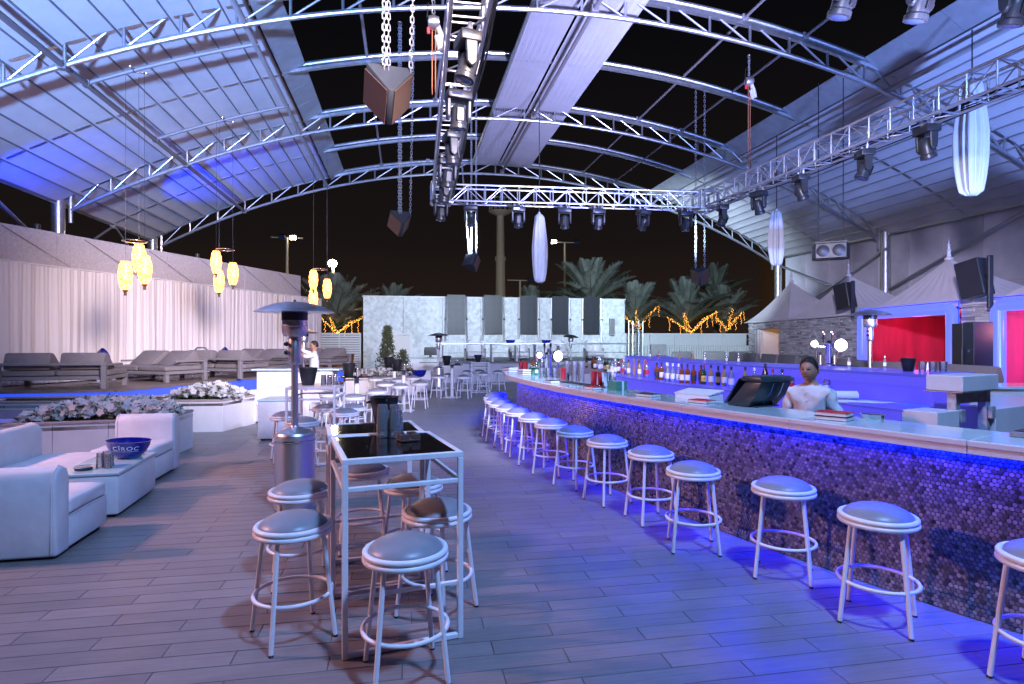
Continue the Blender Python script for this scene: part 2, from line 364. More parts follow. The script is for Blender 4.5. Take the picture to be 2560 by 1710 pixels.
# ------------------------------------------------------------------ roof: arched trusses, ribs, fabric
AX, AH, AZ, AR = 3.9, 13.74, 9.7, 27.4
def arch(x, drop=0.): return AZ - (AR - math.sqrt(AR * AR - (x - AX) ** 2)) - drop
TY = (12.64, 19.07, 25.5)
def arc_pts(x0, x1, y, drop, n): return [(x0 + (x1 - x0) * i / n, y, arch(x0 + (x1 - x0) * i / n, drop)) for i in range(n + 1)]
for ti, y in enumerate(TY):
    t = thing('roof_truss', ['arched steel roof truss overhead, nearest of the three arches', 'arched steel roof truss, middle one of the three arches', 'arched steel roof truss, farthest of the three arches'][ti], 'roof truss', (0, y, 0), 0, 'arched roof trusses')
    XL, XR = AX - AH, AX + AH
    MB().path([(p[0], 0, p[2]) for p in arc_pts(XL, XR, y, 0, 64)], .062, 10).build('top_chord', steel, t)
    b_ = MB()
    pp = arc_pts(XL, XR, y, .11, 64)
    for i in range(64):
        a, c = pp[i], pp[i + 1]; b_.add([(a[0], -.05, a[2] - .07), (a[0], .05, a[2] - .07), (a[0], .05, a[2] + .02), (a[0], -.05, a[2] + .02), (c[0], -.05, c[2] - .07), (c[0], .05, c[2] - .07), (c[0], .05, c[2] + .02), (c[0], -.05, c[2] + .02)], [(0, 1, 5, 4), (1, 2, 6, 5), (2, 3, 7, 6), (3, 0, 4, 7)])
    b_.build('track_rail', steel, t)
    MB().path([(p[0], 0, p[2]) for p in arc_pts(XL + .25, XR - .25, y, .58, 64)], .055, 10).build('bottom_chord', steel, t)
    nb = 26; xs = [XL + .25 + (XR - XL - .5) * i / nb for i in range(nb + 1)]
    for i, x in enumerate(xs):
        rod('post', (x, 0, arch(x, .02)), (x, 0, arch(x, .58)), .032, steel, t, 8)
        if i < nb:
            if x + .1 < AX: rod('diagonal', (x, 0, arch(x, .57)), (xs[i + 1] - .12, 0, arch(xs[i + 1], .1)), .024, steel_pale, t, 8)
            else: rod('diagonal', (x + .12, 0, arch(x, .1)), (xs[i + 1], 0, arch(xs[i + 1], .57)), .024, steel_pale, t, 8)
for ti, y in enumerate((15.85, 22.28)):
    t = thing('roof_arc_rail', ['slim curved roof rail between the nearest and middle trusses', 'slim curved roof rail between the middle and farthest trusses'][ti], 'roof rail', (0, y, 0), 0, 'curved roof rails')
    MB().path([(p[0], 0, p[2]) for p in arc_pts(AX - AH, AX + AH, y, 0, 64)], .06, 10).build('tube', steel, t)
    b_ = MB(); pp = arc_pts(AX - AH, AX + AH, y, .13, 64)
    for i in range(64):
        a, c = pp[i], pp[i + 1]; b_.add([(a[0], -.05, a[2] - .05), (a[0], .05, a[2] - .05), (a[0], .05, a[2] + .03), (a[0], -.05, a[2] + .03), (c[0], -.05, c[2] - .05), (c[0], .05, c[2] - .05), (c[0], .05, c[2] + .03), (c[0], -.05, c[2] + .03)], [(0, 1, 5, 4), (1, 2, 6, 5), (2, 3, 7, 6), (3, 0, 4, 7)])
    b_.build('track', steel, t)
# columns
for side, X in (('left', AX - AH - .1), ('right', AX + AH + .1)):
    for ti, y in enumerate(TY):
        t = thing('steel_column', f'round steel column under the {("near", "middle", "far")[ti]} truss on the {"lounge curtain" if side == "left" else "pavilion"} side', 'column', (X, y, 0), 0, 'steel roof columns')
        MB().cyl((0, 0, 0), (0, 0, 5.85), .17, n=20).build('shaft', steel, t)
        sx_ = 1 if side == 'left' else -1
        rod('end_plate', (sx_ * .33, 0, 5.2), (sx_ * .33, 0, 5.95), .05, steel, t, 8)
        lat = MB()
        for q in range(7 if side == 'left' and ti == 1 else 0):
            lat.cyl((sx_ * .17, 0, 4.1 + q * .12), (sx_ * (.17 + .5 * (1 - q / 7)), 0, 4.1), .012, n=5); lat.cyl((sx_ * (.17 + .07 * q), 0, 4.1), (sx_ * (.17 + .07 * q), 0, 4.1 + .84 * (1 - q / 7.2)), .012, n=5)
        if lat.v: lat.build('lattice_bracket', steel_pale, t)
# wind braces between columns
def brace(label, p0, p1, r, m):
    t = thing('wind_brace', label, 'brace', p0, 0, 'diagonal wind braces'); p0 = Vector(p0); d = Vector(p1) - p0
    rod('bar', (0, 0, 0), d, r, m, t); block('end_cleat', d * .995, (.12, .12, .12), m, t)
XL, XR = AX - AH - .1, AX + AH + .1
brace('blue-lit diagonal brace dropping behind the plaster wall at the picture edge', (XL, 13.2, 6.6), (XL, 18.6, 4.3), .07, steel)
brace('thin diagonal brace from the far column toward the eave of the curtain side', (XL, 19.6, 4.3), (XL, 22.3, 5.7), .04, steel)
brace('thin diagonal brace descending behind the pendant lamps', (XL, 22.5, 5.7), (XL, 25.2, 4.3), .04, steel)
brace('long diagonal brace across the grey tarpaulin bay above the striped pavilion', (XR, 19.1, 3.6), (XR, 12.8, 6.0), .06, steel)
brace('crossed brace rising toward the far column on the tarpaulin', (XR, 19.0, 3.0), (XR, 25.4, 5.4), .055, copper if False else steel)
brace('crossed brace falling toward the far column on the tarpaulin', (XR - .1, 18.9, 5.2), (XR - .1, 25.4, 2.6), .055, steel)

def roof_sheet(name, label, xa, xb, step, y0, y1, ny, ribm):
    t = thing(name, label, 'roof')
    n = max(2, int(round(abs(xb - xa) / step))); xs = [xa + (xb - xa) * i / n for i in range(n + 1)]
    for i in range(n):
        rows = []
        for j in range(ny + 1):
            y = y0 + (y1 - y0) * j / ny; row = []
            for k in range(7):
                f_ = k / 6; x = xs[i] + (xs[i + 1] - xs[i]) * f_
                row.append((x, y, arch(x, .19) + .03 * sin(PI * f_) + .006 * sin(y * 1.9 + i)))
            rows.append(row)
        MB().grid(rows).build('fabric_panel', fabric_white, t, smooth=80)
    for i in range(n + 1):
        x = xs[i]; z = arch(x, .2)
        obj('rib', MB().b2((x - .011, y0, z - .022), (x + .011, y1 + (.12 if i % 2 else .05), z + .02)).mesh('rib', ribm), t)
    return t
roof_sheet('fabric_roof', 'blue-lit ribbed fabric roof stretched above the lounge', AX - AH - .05, -3.15, .49, 4.2, 25.35, 10, lounge_frame)
roof_sheet('fabric_roof', 'grey-violet ribbed fabric roof stretched above the pavilions', 11.75, AX + AH + .05, .40, 4.2, 25.35, 10, steel_pale)
# eave gutters
for X, lab in ((AX - AH - .12, 'dark eave beam along the edge of the lounge roof'), (AX + AH + .12, 'dark eave beam along the edge of the pavilion roof')):
    t = thing('eave_beam', lab, 'beam', (X, 0, arch(AX + AH) - .1)); MB().b2((-.06, 4.2, -.1), (.06, 25.4, .08)).build('beam', steel, t); rod('drip_rail', (0, 4.2, -.16), (0, 25.4, -.16), .03, steel, t)
# flashing plates at the open edges
for X, w_, lab in ((-3.1, .55, 'metal flashing strip along the open edge of the lounge roof'), (11.7, -.6, 'metal flashing strip along the open edge of the pavilion roof')):
    t = thing('roof_edge', lab, 'roof edge')
    yy = 4.2
    while yy < 25.6:
        l_ = min(1.05, 25.75 - yy); xa, xb = X, X + w_
        za, zb = arch(xa, .22), arch(xb, .02)
        MB().add([(xa, yy + .006, za), (xb, yy + .006, zb), (xb, yy + l_ - .006, zb), (xa, yy + l_ - .006, za), (xa, yy + .006, za + .012), (xb, yy + .006, zb + .012), (xb, yy + l_ - .006, zb + .012), (xa, yy + l_ - .006, za + .012)],
                 [(0, 1, 2, 3), (4, 7, 6, 5), (0, 4, 5, 1), (2, 6, 7, 3), (1, 5, 6, 2), (0, 3, 7, 4)]).build('flashing_plate', flash, t)
        yy += 1.05
    rod('edge_tube', (X - .12 * (1 if w_ > 0 else -1), 4.2, arch(X, .58)), (X - .12 * (1 if w_ > 0 else -1), 25.6, arch(X, .58)), .06, flash, t)
# purlins
def purlin(label, X, drop, r=.055, m=purlin_paint, y0=4.2, y1=25.6):
    t = thing('roof_purlin', label, 'purlin', (X, 0, arch(X, drop)), 0, 'long roof purlins'); rod('tube', (0, y0, 0), (0, y1, 0), r, m, t)
    for y in TY: block('clamp', (0, y, 0), (.16, .14, .16), m, t)
purlin('long purlin under the middle of the lounge roof', -6.5, .58, .06)
purlin('long purlin across the open sky beside the lounge roof edge', -1.0, .0, .04)
purlin('long purlin across the open sky beside the cable-laden truss', .95, .0, .04, y1=19.2)
purlin('long purlin under the folded fabric bundle', 4.2, .45, .055)
purlin('long purlin across the open sky beyond the folded fabric', 7.9, .0, .035)
purlin('long purlin across the open sky beside the pavilion roof edge', 9.5, .0, .035)
for y, lab in ((13.5, 'cross rod carrying the nearest pendant cluster'), (16.9, 'cross rod carrying the middle pendant cluster')):
    t = thing('roof_cross_rod', lab, 'rod', (-6.5, y, 0), 0, 'roof cross rods')
    MB().path([(x, 0, arch(x - 6.5, .55)) for x in [3.35 * i / 12 for i in range(13)]], .045, 8).build('tube', purlin_paint, t); block('clamp', (0, 0, arch(-6.5, .56)), (.14, .14, .14), purlin_paint, t)
# folded fabric bundle
t = thing('folded_roof_fabric', 'pleated bundle of folded white roof fabric hanging below the ridge', 'folded roof')
for a, b_, nf in ((2.85, 3.95, 22), (4.02, 5.4, 27)):
    rows = []
    for j in range(9):
        y = 5 + (25.2 - 5) * j / 8; row = []
        for k in range(nf * 2 + 1):
            x = a + (b_ - a) * k / (nf * 2); row.append((x, y + (.08 if (k // 2) % 3 == 0 and j == 8 else 0), arch(x, .2) + (.028 if k % 2 else -.028) + .01 * sin(y + k)))
        rows.append(row)
    MB().grid(rows).build('pleated_fabric', fabric_white, t, smooth=0)
rod('side_rail', (2.82, 5, arch(2.82, .3)), (2.82, 25.2, arch(2.82, .3)), .05, steel, t)
hk = MB()
for q in range(44):
    x = 2.9 + q * .057
    if 3.95 < x < 4.05: continue
    hk.cyl((x, 19.07, arch(x, .24)), (x, 19.02, arch(x, .34)), .014, n=5)
hk.build('hook_row', dark_steel, t)

# ------------------------------------------------------------------ curtain wall along the lounge
WA, WB = Vector((-9.27, 15.5, 0)), Vector((-4.36, 25.9, 0)); WD = (WB - WA).normalized(); WN = Vector((WD.y, -WD.x, 0))
def wp(s_, off=0., z=0.): p = WA + WD * s_ + WN * off; return (p.x, p.y, z)
WL = (WB - WA).length
t = thing('plaster_wall', 'tall textured plaster wall rising behind the white lounge curtain', 'wall')
for i in range(5):
    a = -5.5 + (WL + 5.5) * i / 5; b_ = -5.5 + (WL + 5.5) * (i + 1) / 5
    q = [wp(a + .004, 0), wp(b_ - .004, 0), wp(b_ - .004, -.25), wp(a + .004, -.25)]
    MB().prism([(p[0], p[1]) for p in q], 0, 4.51).build('wall_panel', plaster, t, bevel=.008)
t = thing('lounge_curtain', 'long white pleated curtain hung along the lounge wall', 'curtain')
S0, S1 = -5.5, WL + 1.3; npan = 5
for i in range(npan):
    a = S0 + (S1 - S0) * i / npan; b_ = S0 + (S1 - S0) * (i + 1) / npan + .04
    nx = 150; rows = []
    ph = rnd.random() * 9
    for zi in range(13):
        z = .72 + (3.6 - .72) * zi / 12; row = []
        for k in range(nx + 1):
            s_ = a + (b_ - a) * k / nx; fr_ = zi / 12
            d = .16 + .035 * sin(s_ * 23 + ph + 1.3 * sin(s_ * 3.1 + ph)) * (.45 + .55 * (1 - fr_)) + .045 * sin(s_ * 5.3 + ph + .7 * sin(fr_ * 3 + s_)) * (1 - .6 * fr_) + .012 * sin(s_ * 61)
            row.append(wp(s_, d, z))
        rows.append(row)
    MB().grid(rows).build('curtain_panel', curtain_cloth, t, smooth=180)
rod('curtain_rail', wp(S0, .16, 3.62), wp(S1, .16, 3.62), .022, white_metal, t)
for i in range(9):
    s_ = -4 + i * 2.0
    if s_ < WL: rod('stay_wire', wp(s_, .03, 4.45), wp(s_ + 1.6, .12, 3.63), .006, dark_steel, t, 5)

# ------------------------------------------------------------------ raised lounge deck
DZ = .70
dk = thing('lounge_deck', 'raised timber lounge deck with blue-lit riser under the daybeds', 'deck')
poly = [wp(-6, .3), wp(WL + .8, .3), (-2.3, 22.6), (-3.6, 19.8), (-6.2, 14.0), (-14.5, 13.6)]
MB().prism([(p[0], p[1]) for p in poly], 0, DZ - .03).build('deck_body', white_metal, dk, smooth=0)
# boards
bm_b = 0
def inside(p, pl):
    c_ = False; n = len(pl); j = n - 1
    for i in range(n):
        if ((pl[i][1] > p[1]) != (pl[j][1] > p[1])) and p[0] < (pl[j][0] - pl[i][0]) * (p[1] - pl[i][1]) / (pl[j][1] - pl[i][1]) + pl[i][0]: c_ = not c_
        j = i
    return c_
yy = 13.6
while yy < 26:
    xs = [x / 20 for x in range(-300, 0) if inside((x / 20, yy + .07), poly)]
    if xs: MB().b2((xs[0], yy, DZ - .03), (xs[-1], yy + .14, DZ)).build('deck_board', wood_deck, dk, bevel=.004)
    yy += .147
def strip_between(name, p, q, z0, z1, m, parent, th=.02):
    p = Vector((*p, 0)); q = Vector((*q, 0)); d = (q - p).normalized(); n_ = Vector((d.y, -d.x, 0)) * th
    return MB().prism([(p.x, p.y), (q.x, q.y), ((q + n_).x, (q + n_).y), ((p + n_).x, (p + n_).y)], z0, z1).build(name, m, parent)
deck_led = glow_mat('deck_led', (.03, .10, 1.0), .85)
for p, q in (((-14.5, 13.6), (-6.2, 14.0)), ((-6.2, 14.0), (-3.6, 19.8)), ((-3.6, 19.8), (-2.3, 22.6))):
    strip_between('lit_riser', p, q, .12, DZ - .05, deck_led, dk)
    strip_between('edge_board', p, q, DZ - .05, DZ + .004, wood_deck, dk, .05)

# ------------------------------------------------------------------ far stage, back wall, fences
BY = 33.
bw = thing('back_wall', 'pale mottled wall closing the far end behind the stage', 'wall')
for i in range(7): MB().b2((-2.3 + i * 2.164 + .006, BY, 0), (-2.3 + (i + 1) * 2.164 - .006, BY + .3, 4.2)).build('wall_panel', back_plaster, bw, bevel=.012)
MB().b2((-2.34, BY - .03, 4.2), (12.89, BY + .33, 4.26)).build('coping', white_metal, bw)
for x in (1.9, 6.55, 8.3, 10.0):
    for q in range(8): block('wall_batten', (x + q * .16, BY - .012, 2.6), (.05, .02, 3.1), fence_white, bw)
t = thing('white_door', 'plain white door with raised frame in the far wall', 'door', (-.38, BY - .05, 0))
MB().b2((-.62, -.03, 0), (.62, .03, 2.06)).build('leaf', wood_door, t, bevel=.01)
for x in (-.68, .68): block('jamb', (x, 0, 1.06), (.12, .1, 2.12), white_metal, t)
block('lintel', (0, 0, 2.15), (1.48, .1, .1), white_metal, t); rod('door_handle', (.45, -.09, 1.0), (.56, -.09, 1.0), .02, chrome, t)
t = thing('wall_speaker', 'slim pale loudspeaker mounted near the far wall edge', 'loudspeaker', (11.95, BY - .2, 2.1)); MB().b2((-.12, -.12, 0), (.16, .1, 1.0)).build('cabinet', flash, t, bevel=.02); MB().b2((-.1, -.135, .04), (.14, -.122, .96)).build('grille', lounge_frame, t)
pxl = ((2.28, 3.33), (4.38, 5.45), (6.46, 7.49), (8.35, 9.36), (10.24, 11.26))
for i, (xa, xb) in enumerate(pxl):
    t = thing('dark_window_panel', f'dark framed glass panel with side rails on the far wall, {ORD[i]} from the door', 'window panel', ((xa + xb) / 2, BY - .12, 0), 0, 'dark panels on the far wall')
    hw = (xb - xa) / 2 - .02; z0, z1 = 2.2, 4.36
    MB().b2((-hw, .02, z0), (hw, .06, z1)).build('backing', dark_bar, t)
    nr = 6
    for r_ in range(nr):
        for c_ in range(3 if i < 4 else 3):
            wq = 2 * hw / 3; MB().b2((-hw + c_ * wq + .03, 0, z0 + (z1 - z0) * r_ / nr + .05), (-hw + (c_ + 1) * wq - .03, .02, z0 + (z1 - z0) * (r_ + 1) / nr - .03)).build('pane', dark_panel, t)
    for s_ in (-1, 1):
        rod('side_rail', (s_ * (hw + .1), -.04, 1.75 if s_ > 0 else 1.8), (s_ * (hw + .06), -.04, z1 - .1), .045, brushed, t, 8); block('rail_joint', (s_ * (hw + .09), -.05, 3.0), (.1, .1, .1), dark_steel, t)
    block('bottom_bar', (0, -.01, z0 - .04), (2 * hw, .06, .06), dark_steel, t)
def fence(label, x0, x1, y, h, horiz):
    t = thing('white_fence', label, 'fence', (x0, y, 0)); L_ = x1 - x0
    if horiz:
        n = 15
        for i in range(n): block('slat', (L_ / 2, 0, .3 + (h - .3) * (i + .5) / n), (L_, .03, (h - .3) / n - .025), fence_white, t)
        for x in (0.03, L_ / 2, L_ - .03): block('post', (x, .06, h / 2), (.08, .08, h), fence_white, t)
    else:
        n = int(L_ / .16)
        for i in range(n): block('slat', (.08 + i * .16, 0, 1.45 / 2), (.135, .03, 1.45), fence_white, t)
        for i in range(int(L_ / 1.6)): block('board', (.8 + i * 1.6, -.01, 1.45 + (h - 1.47) / 2 + .03), (1.585, .03, h - 1.5), fence_white, t)
        block('rail', (L_ / 2, -.05, 1.46), (L_, .05, .05), white_metal, t)
        block('top_rail', (L_ / 2, 0, h), (L_, .07, .05), white_metal, t)
    return t
fence('horizontally slatted white fence between the curtain end and the far wall', -4.6, -2.36, 32.2, 2.2, True)
fence('tall white slatted fence below the lit palms', 12.9, 21.6, 33.2, 2.2, False)
fb = thing('boundary_wall', 'dull screen wall standing beyond the far fences', 'wall', (-30, 36.5, 0)); MB().b2((0, 0, 0), (70, .2, 1.9)).build('wall', concrete, fb); MB().b2((0, -.02, 1.9), (70, .22, 1.96)).build('coping', concrete, fb)

# stage
SZ = .85
stg = thing('stage', 'raised white stage with handrail in front of the far wall', 'stage', (1.5, 24.8, 0))
MB().b2((0, 0, 0), (2.7, 8.0, SZ - .05)).build('front_box', planter_white, stg, smooth=0); MB().b2((2.7, .03, 0), (9.4, 8.0, SZ - .05)).build('side_box', planter_white, stg, smooth=0)
MB().b2((-.04, -.05, SZ - .05), (9.4, 8.0, SZ)).build('stage_top', lounge_frame, stg)
rod('handrail', (-.0, .1, 1.64), (8.4, .1, 1.64), .03, brushed, stg)
for i in range(6): rod('rail_post', (.05 + i * 1.66, .1, SZ), (.05 + i * 1.66, .1, 1.64), .022, brushed, stg, 8)
rod('mid_rail', (0, .1, 1.25), (8.4, .1, 1.25), .012, brushed, stg, 6)
# ------------------------------------------------------------------ curved bar
EP = [(4.9, .2), (4.45, .95), (3.98, 1.75), (3.42, 2.75), (3.1, 3.5), (2.77, 4.43), (2.47, 5.5), (2.2, 6.5), (2.0, 7.45), (1.87, 8.4), (1.79, 9.46), (1.79, 10.4), (1.94, 11.4), (2.2, 12.6), (2.7, 13.9), (3.5, 15.2), (4.7, 16.4), (6.2, 17.3), (7.8, 17.8)]
def catmull(P, sub=12):
    P = [Vector((*p, 0)) for p in P]; o = []
    for i in range(1, len(P) - 2):
        for k in range(sub):
            t_ = k / sub; a, b, c_, d = P[i - 1], P[i], P[i + 1], P[i + 2]
            o.append(.5 * ((2 * b) + (c_ - a) * t_ + (2 * a - 5 * b + 4 * c_ - d) * t_ ** 2 + (3 * b - a - 3 * c_ + d) * t_ ** 3))
    o.append(P[-2]); return o
EC = catmull(EP); EL = [0.]
for i in range(1, len(EC)): EL.append(EL[-1] + (EC[i] - EC[i - 1]).length)
ET = EL[-1]
def edge(s_, off=0., z=0.):
    s_ = max(0, min(ET - 1e-4, s_)); i = 0
    while EL[i + 1] < s_: i += 1
    f_ = (s_ - EL[i]) / (EL[i + 1] - EL[i]); p = EC[i].lerp(EC[i + 1], f_)
    a = EC[max(0, i - 1)]; b = EC[min(len(EC) - 1, i + 2)]; d = (b - a).normalized(); n_ = Vector((d.y, -d.x, 0))
    if n_.x < 0: n_ = -n_
    p = p + n_ * off; return Vector((p.x, p.y, z))
def s_at_y(y):
    i = min(range(len(EC)), key=lambda k: abs(EC[k].y - y) + (100 if EC[k].y < y - 3 else 0)); return EL[i]
def ioff(s_): return -.24 * max(0, 1 - (s_ - SI0) / 2.6)
def ribbon(mb, s0, s1, o0, o1, z0, z1, n=8, mi=0, isl_=False):
    """solid following the curve"""
    rows = [[edge(s0 + (s1 - s0) * i / n, o + (ioff(s0 + (s1 - s0) * i / n) if isl_ else 0), z) for (o, z) in ((o0, z0), (o1, z0), (o1, z1), (o0, z1))] for i in range(n + 1)]
    vs = [p for r in rows for p in r]; fs = []
    for i in range(n):
        for k in range(4): fs.append((i * 4 + k, i * 4 + (k + 1) % 4, (i + 1) * 4 + (k + 1) % 4, (i + 1) * 4 + k))
    fs += [(3, 2, 1, 0), tuple(n * 4 + k for k in range(4))]
    mb.add(vs, fs, mi); return mb
BZ = 1.15; LEDW = 21.
bar = thing('bar_counter', 'long curved bar with mosaic front, white top and blue light under the lip', 'bar counter')
SB0, SB1 = .0, ET - .1
ns = 16
for i in range(ns):
    a = SB0 + (SB1 - SB0) * i / ns + .0015; b_ = SB0 + (SB1 - SB0) * (i + 1) / ns - .0015
    ribbon(MB(), a, b_, .012, .62, BZ - .03, BZ, 8).build('counter_slab', counter_white, bar, bevel=.004)
    ribbon(MB(), a, b_, 0, .03, BZ - .078, BZ - .032, 8).build('fascia_panel', fascia_white, bar, bevel=.003)
    ribbon(MB(), a, b_, -.006, .03, BZ - .031, BZ + .003, 8).build('edge_trim', fascia_white, bar, bevel=.003)
ribbon(MB(), SB0, SB1, .032, .6, BZ - .046, BZ - .034, 90).build('counter_underside', white_metal, bar)
ribbon(MB(), SB0, SB1, .24, .30, 0, BZ - .048, 90).build('front_panel', grout, bar)
ribbon(MB(), SB0, SB1, .60, .66, .0, BZ - .035, 90).build('inner_panel', cap_wood, bar)
ribbon(MB(), SB0, SB1, .66, .98, .86, .9, 90).build('work_top', cap_wood, bar)
ribbon(MB(), SB0, SB1, .95, 1.0, .1, .86, 90).build('work_front', planter_white, bar)
ribbon(MB(), SB0, SB1, .205, .235, BZ - .062, BZ - .05, 120).build('led_strip', led_blue, bar)
nl = 15
for i in range(nl):   # the strip's light: narrow downward beams, one per metre of strip
    a = SB0 + (SB1 - SB0) * i / nl; b_ = SB0 + (SB1 - SB0) * (i + 1) / nl; m_ = edge((a + b_) / 2, .220, BZ - .066); d = edge(b_, .205) - edge(a, .205)
    l = bpy.data.lights.new('led_lamp', 'AREA'); l.shape = 'RECTANGLE'; l.size = d.length; l.size_y = .03; l.energy = LEDW * d.length; l.color = (.0, .006, 1.0); l.spread = rad(125)
    o = bpy.data.objects.new('led_lamp', l); C.objects.link(o); o.parent = bar; o.location = m_; o.rotation_euler = (rad(11), 0, math.atan2(d.y, d.x))
# penny tiles on the front
PR = .0135; PX, PZ = .0296, .0257
pm = MB()
def penny_geo(mb, c, u, w_, nrm, r=PR, tint=.5, n=8):
    vs = []
    for (rr, h) in ((r, 0), (r, .0035), (r * .8, .005)):
        vs += [c + (u * cos(2 * PI * i / n) + w_ * sin(2 * PI * i / n)) * rr + nrm * h for i in range(n)]
    fs = []
    for k in range(2): fs += [(k * n + i, k * n + (i + 1) % n, (k + 1) * n + (i + 1) % n, (k + 1) * n + i) for i in range(n)]
    fs.append(tuple(2 * n + i for i in range(n)))
    mb.add(vs, fs, 0, tint)
pmesh = []
for q in range(6):
    m_ = MB(); penny_geo(m_, Vector((0, 0, 0)), Vector((1, 0, 0)), Vector((0, 1, 0)), Vector((0, 0, 1)), tint=q / 6 + .05); pmesh.append(m_.tinted('mosaic_tile', penny))
cand = []
nz = int((BZ - .09) / PZ); nx_ = int((SB1 - SB0 - 3.0) / PX)
for j in range(nz):
    for i in range(nx_): cand.append((SB0 + .02 + i * PX + (PX / 2 if j % 2 else 0), .012 + j * PZ + PR * .4))
def frame_at(s_):
    p = edge(s_, .24); q = edge(s_ + .01, .24); u = (q - p).normalized(); n_ = (edge(s_, .2) - p).normalized(); return p, u, n_
fr_cache = {}
pick = [k for k in range(len(cand)) if 1.55 < cand[k][0] < 2.2]
pick.sort(key=lambda k: abs(cand[k][0] - 1.9) + abs(cand[k][1] - .55)); chosen = set(pick[:300])
mos = MB()
for k, (s_, z) in enumerate(cand):
    key = round(s_, 4)
    if key not in fr_cache: fr_cache[key] = frame_at(s_)
    p, u, n_ = fr_cache[key]; c = Vector((p.x, p.y, z))
    if k in chosen:
        Mx = Matrix((( u.x, 0, n_.x, c.x), (u.y, 0, n_.y, c.y), (u.z, 1, n_.z, c.z), (0, 0, 0, 1)))
        obj('mosaic_tile', pmesh[rnd.randrange(6)], bar, Mx)
    else: penny_geo(mos, c, u, Vector((0, 0, 1)), n_, tint=rnd.random(), n=7 if s_ < 5 else 6)
stuff(obj('mosaic_field', mos.tinted('mosaic_field', penny), bar))

# lit back bar island
isl = thing('lit_back_bar', 'glowing violet acrylic back bar with bottle shelf and raised counter', 'back bar')
SI0 = s_at_y(4.15); SI1 = s_at_y(13.2)
n = 9
for i in range(n):
    a = SI0 + (SI1 - SI0) * i / n + .001; b_ = SI0 + (SI1 - SI0) * (i + 1) / n - .001
    ribbon(MB(), a, b_, 2.14, 2.17, .1, 1.075, 6, 0, True).build('front_panel', acrylic, isl)
    ribbon(MB(), a, b_, 2.11, 2.66, 1.078, 1.1, 6, 0, True).build('shelf', acrylic_top, isl, bevel=.003)
    ribbon(MB(), a, b_, 2.66, 2.69, 1.1, 1.33, 6, 0, True).build('riser_panel', acrylic, isl)
    ribbon(MB(), a, b_, 2.56, 3.5, 1.39, 1.42, 6, 0, True).build('raised_top', acrylic_top, isl, bevel=.003)
    ribbon(MB(), a, b_, 2.55, 2.58, 1.30, 1.388, 6, 0, True).build('raised_fascia', acrylic, isl)
ribbon(MB(), SI0, SI1, 2.60, 2.64, 1.1005, 1.106, 40, 0, True).build('shelf_led', led_blue, isl)
ribbon(MB(), SI0, SI1, 3.4, 3.44, .1, 1.388, 40, 0, True).build('rear_panel', acrylic, isl)
# white end block with steel hatch frame
e0 = edge(SI0, 2.31); e1 = edge(SI0, 3.03); ud = (e1 - e0).normalized(); fd = (edge(SI0 - .05, 2.7) - edge(SI0, 2.7)).normalized()
hb = thing('hatch_end', 'white end block of the back bar on a bare steel hatch frame', 'bar hatch', e0, math.atan2(ud.y, ud.x))
wl = (e1 - e0).length
MB().b2((0, -.32, 1.27), (wl, -.004, 1.42)).build('end_block', planter_white, hb, bevel=.006)
MB().b2((-.02, -.325, 1.262), (wl + .1, .0, 1.269)).build('edge_lip', steel, hb)
raw = mat('raw_steel_frame', (.42, .44, .46), .55, .4, var=.3, vscale=20)
for x in (.05, wl - .06):
    MB().b2((x - .04, -.26, .80), (x + .04, -.18, 1.26)).build('leg', raw, hb, bevel=.004); MB().b2((x - .03, -.30, .98), (x + .05, -.262, 1.1)).build('hinge', raw, hb, bevel=.004)
MB().b2((.092, -.25, 1.15), (wl - .102, -.18, 1.26)).build('cross_beam', raw, hb, bevel=.004)
MB().b2((-.42, -.30, .70), (-.02, .0, 1.1)).build('low_end_panel', planter_white, hb, bevel=.004)
MB().b2((-.06, -.31, .60), (.16, -.27, .80)).build('foot_plate', planter_white, hb)
sb = thing('service_cabinet', 'white service cabinet standing beside the hatch frame', 'cabinet', e0 + ud * (wl - .02), math.atan2(ud.y, ud.x))
MB().b2((0, -.3, .1), (1.9, .5, .74)).build('body', planter_white, sb, bevel=.006); MB().b2((.03, -.29, .744), (1.9, .5, 1.07)).build('upper_drawer', planter_white, sb, bevel=.006)
for x in (.22, .55, .9): block('screw_cap', (x, -.302, .66), (.015, .01, .015), dark_steel, sb)
blue_dim = glow_mat('blue_work_light', (.0, .01, 1.0), 1.6)
ub = thing('under_counter_shelf', 'dark shelf with blue light seen through the hatch opening', 'shelf', e0 + Vector((.1, .9, 0)), math.atan2(ud.y, ud.x))
MB().b2((-.1, 0, .72), (1.4, .5, .76)).build('shelf_board', dark_steel, ub); MB().b2((-.1, .5, .3), (1.4, .54, 1.2)).build('back_panel', dark_steel, ub)
MB().b2((-.05, .46, 1.12), (1.3, .5, 1.15)).build('light_bar', blue_dim, ub); MB().b2((.2, .1, .762), (.5, .35, .95)).build('tub', blue_plastic, ub, bevel=.01); MB().b2((.62, .12, .762), (1.1, .4, .88)).build('tray', planter_white, ub, bevel=.01)
# far half of the bar seen past the cabinet
fc = thing('rear_counter', 'violet topped counter at the far side of the bar loop', 'counter', (7.0, 6.55, 0), rad(-8))
MB().b2((-.55, 0, .0), (3.2, .6, 1.11)).build('body', planter_white, fc, bevel=.01); MB().b2((-.6, -.04, 1.112), (3.25, .64, 1.15)).build('top', counter_white, fc, bevel=.005)
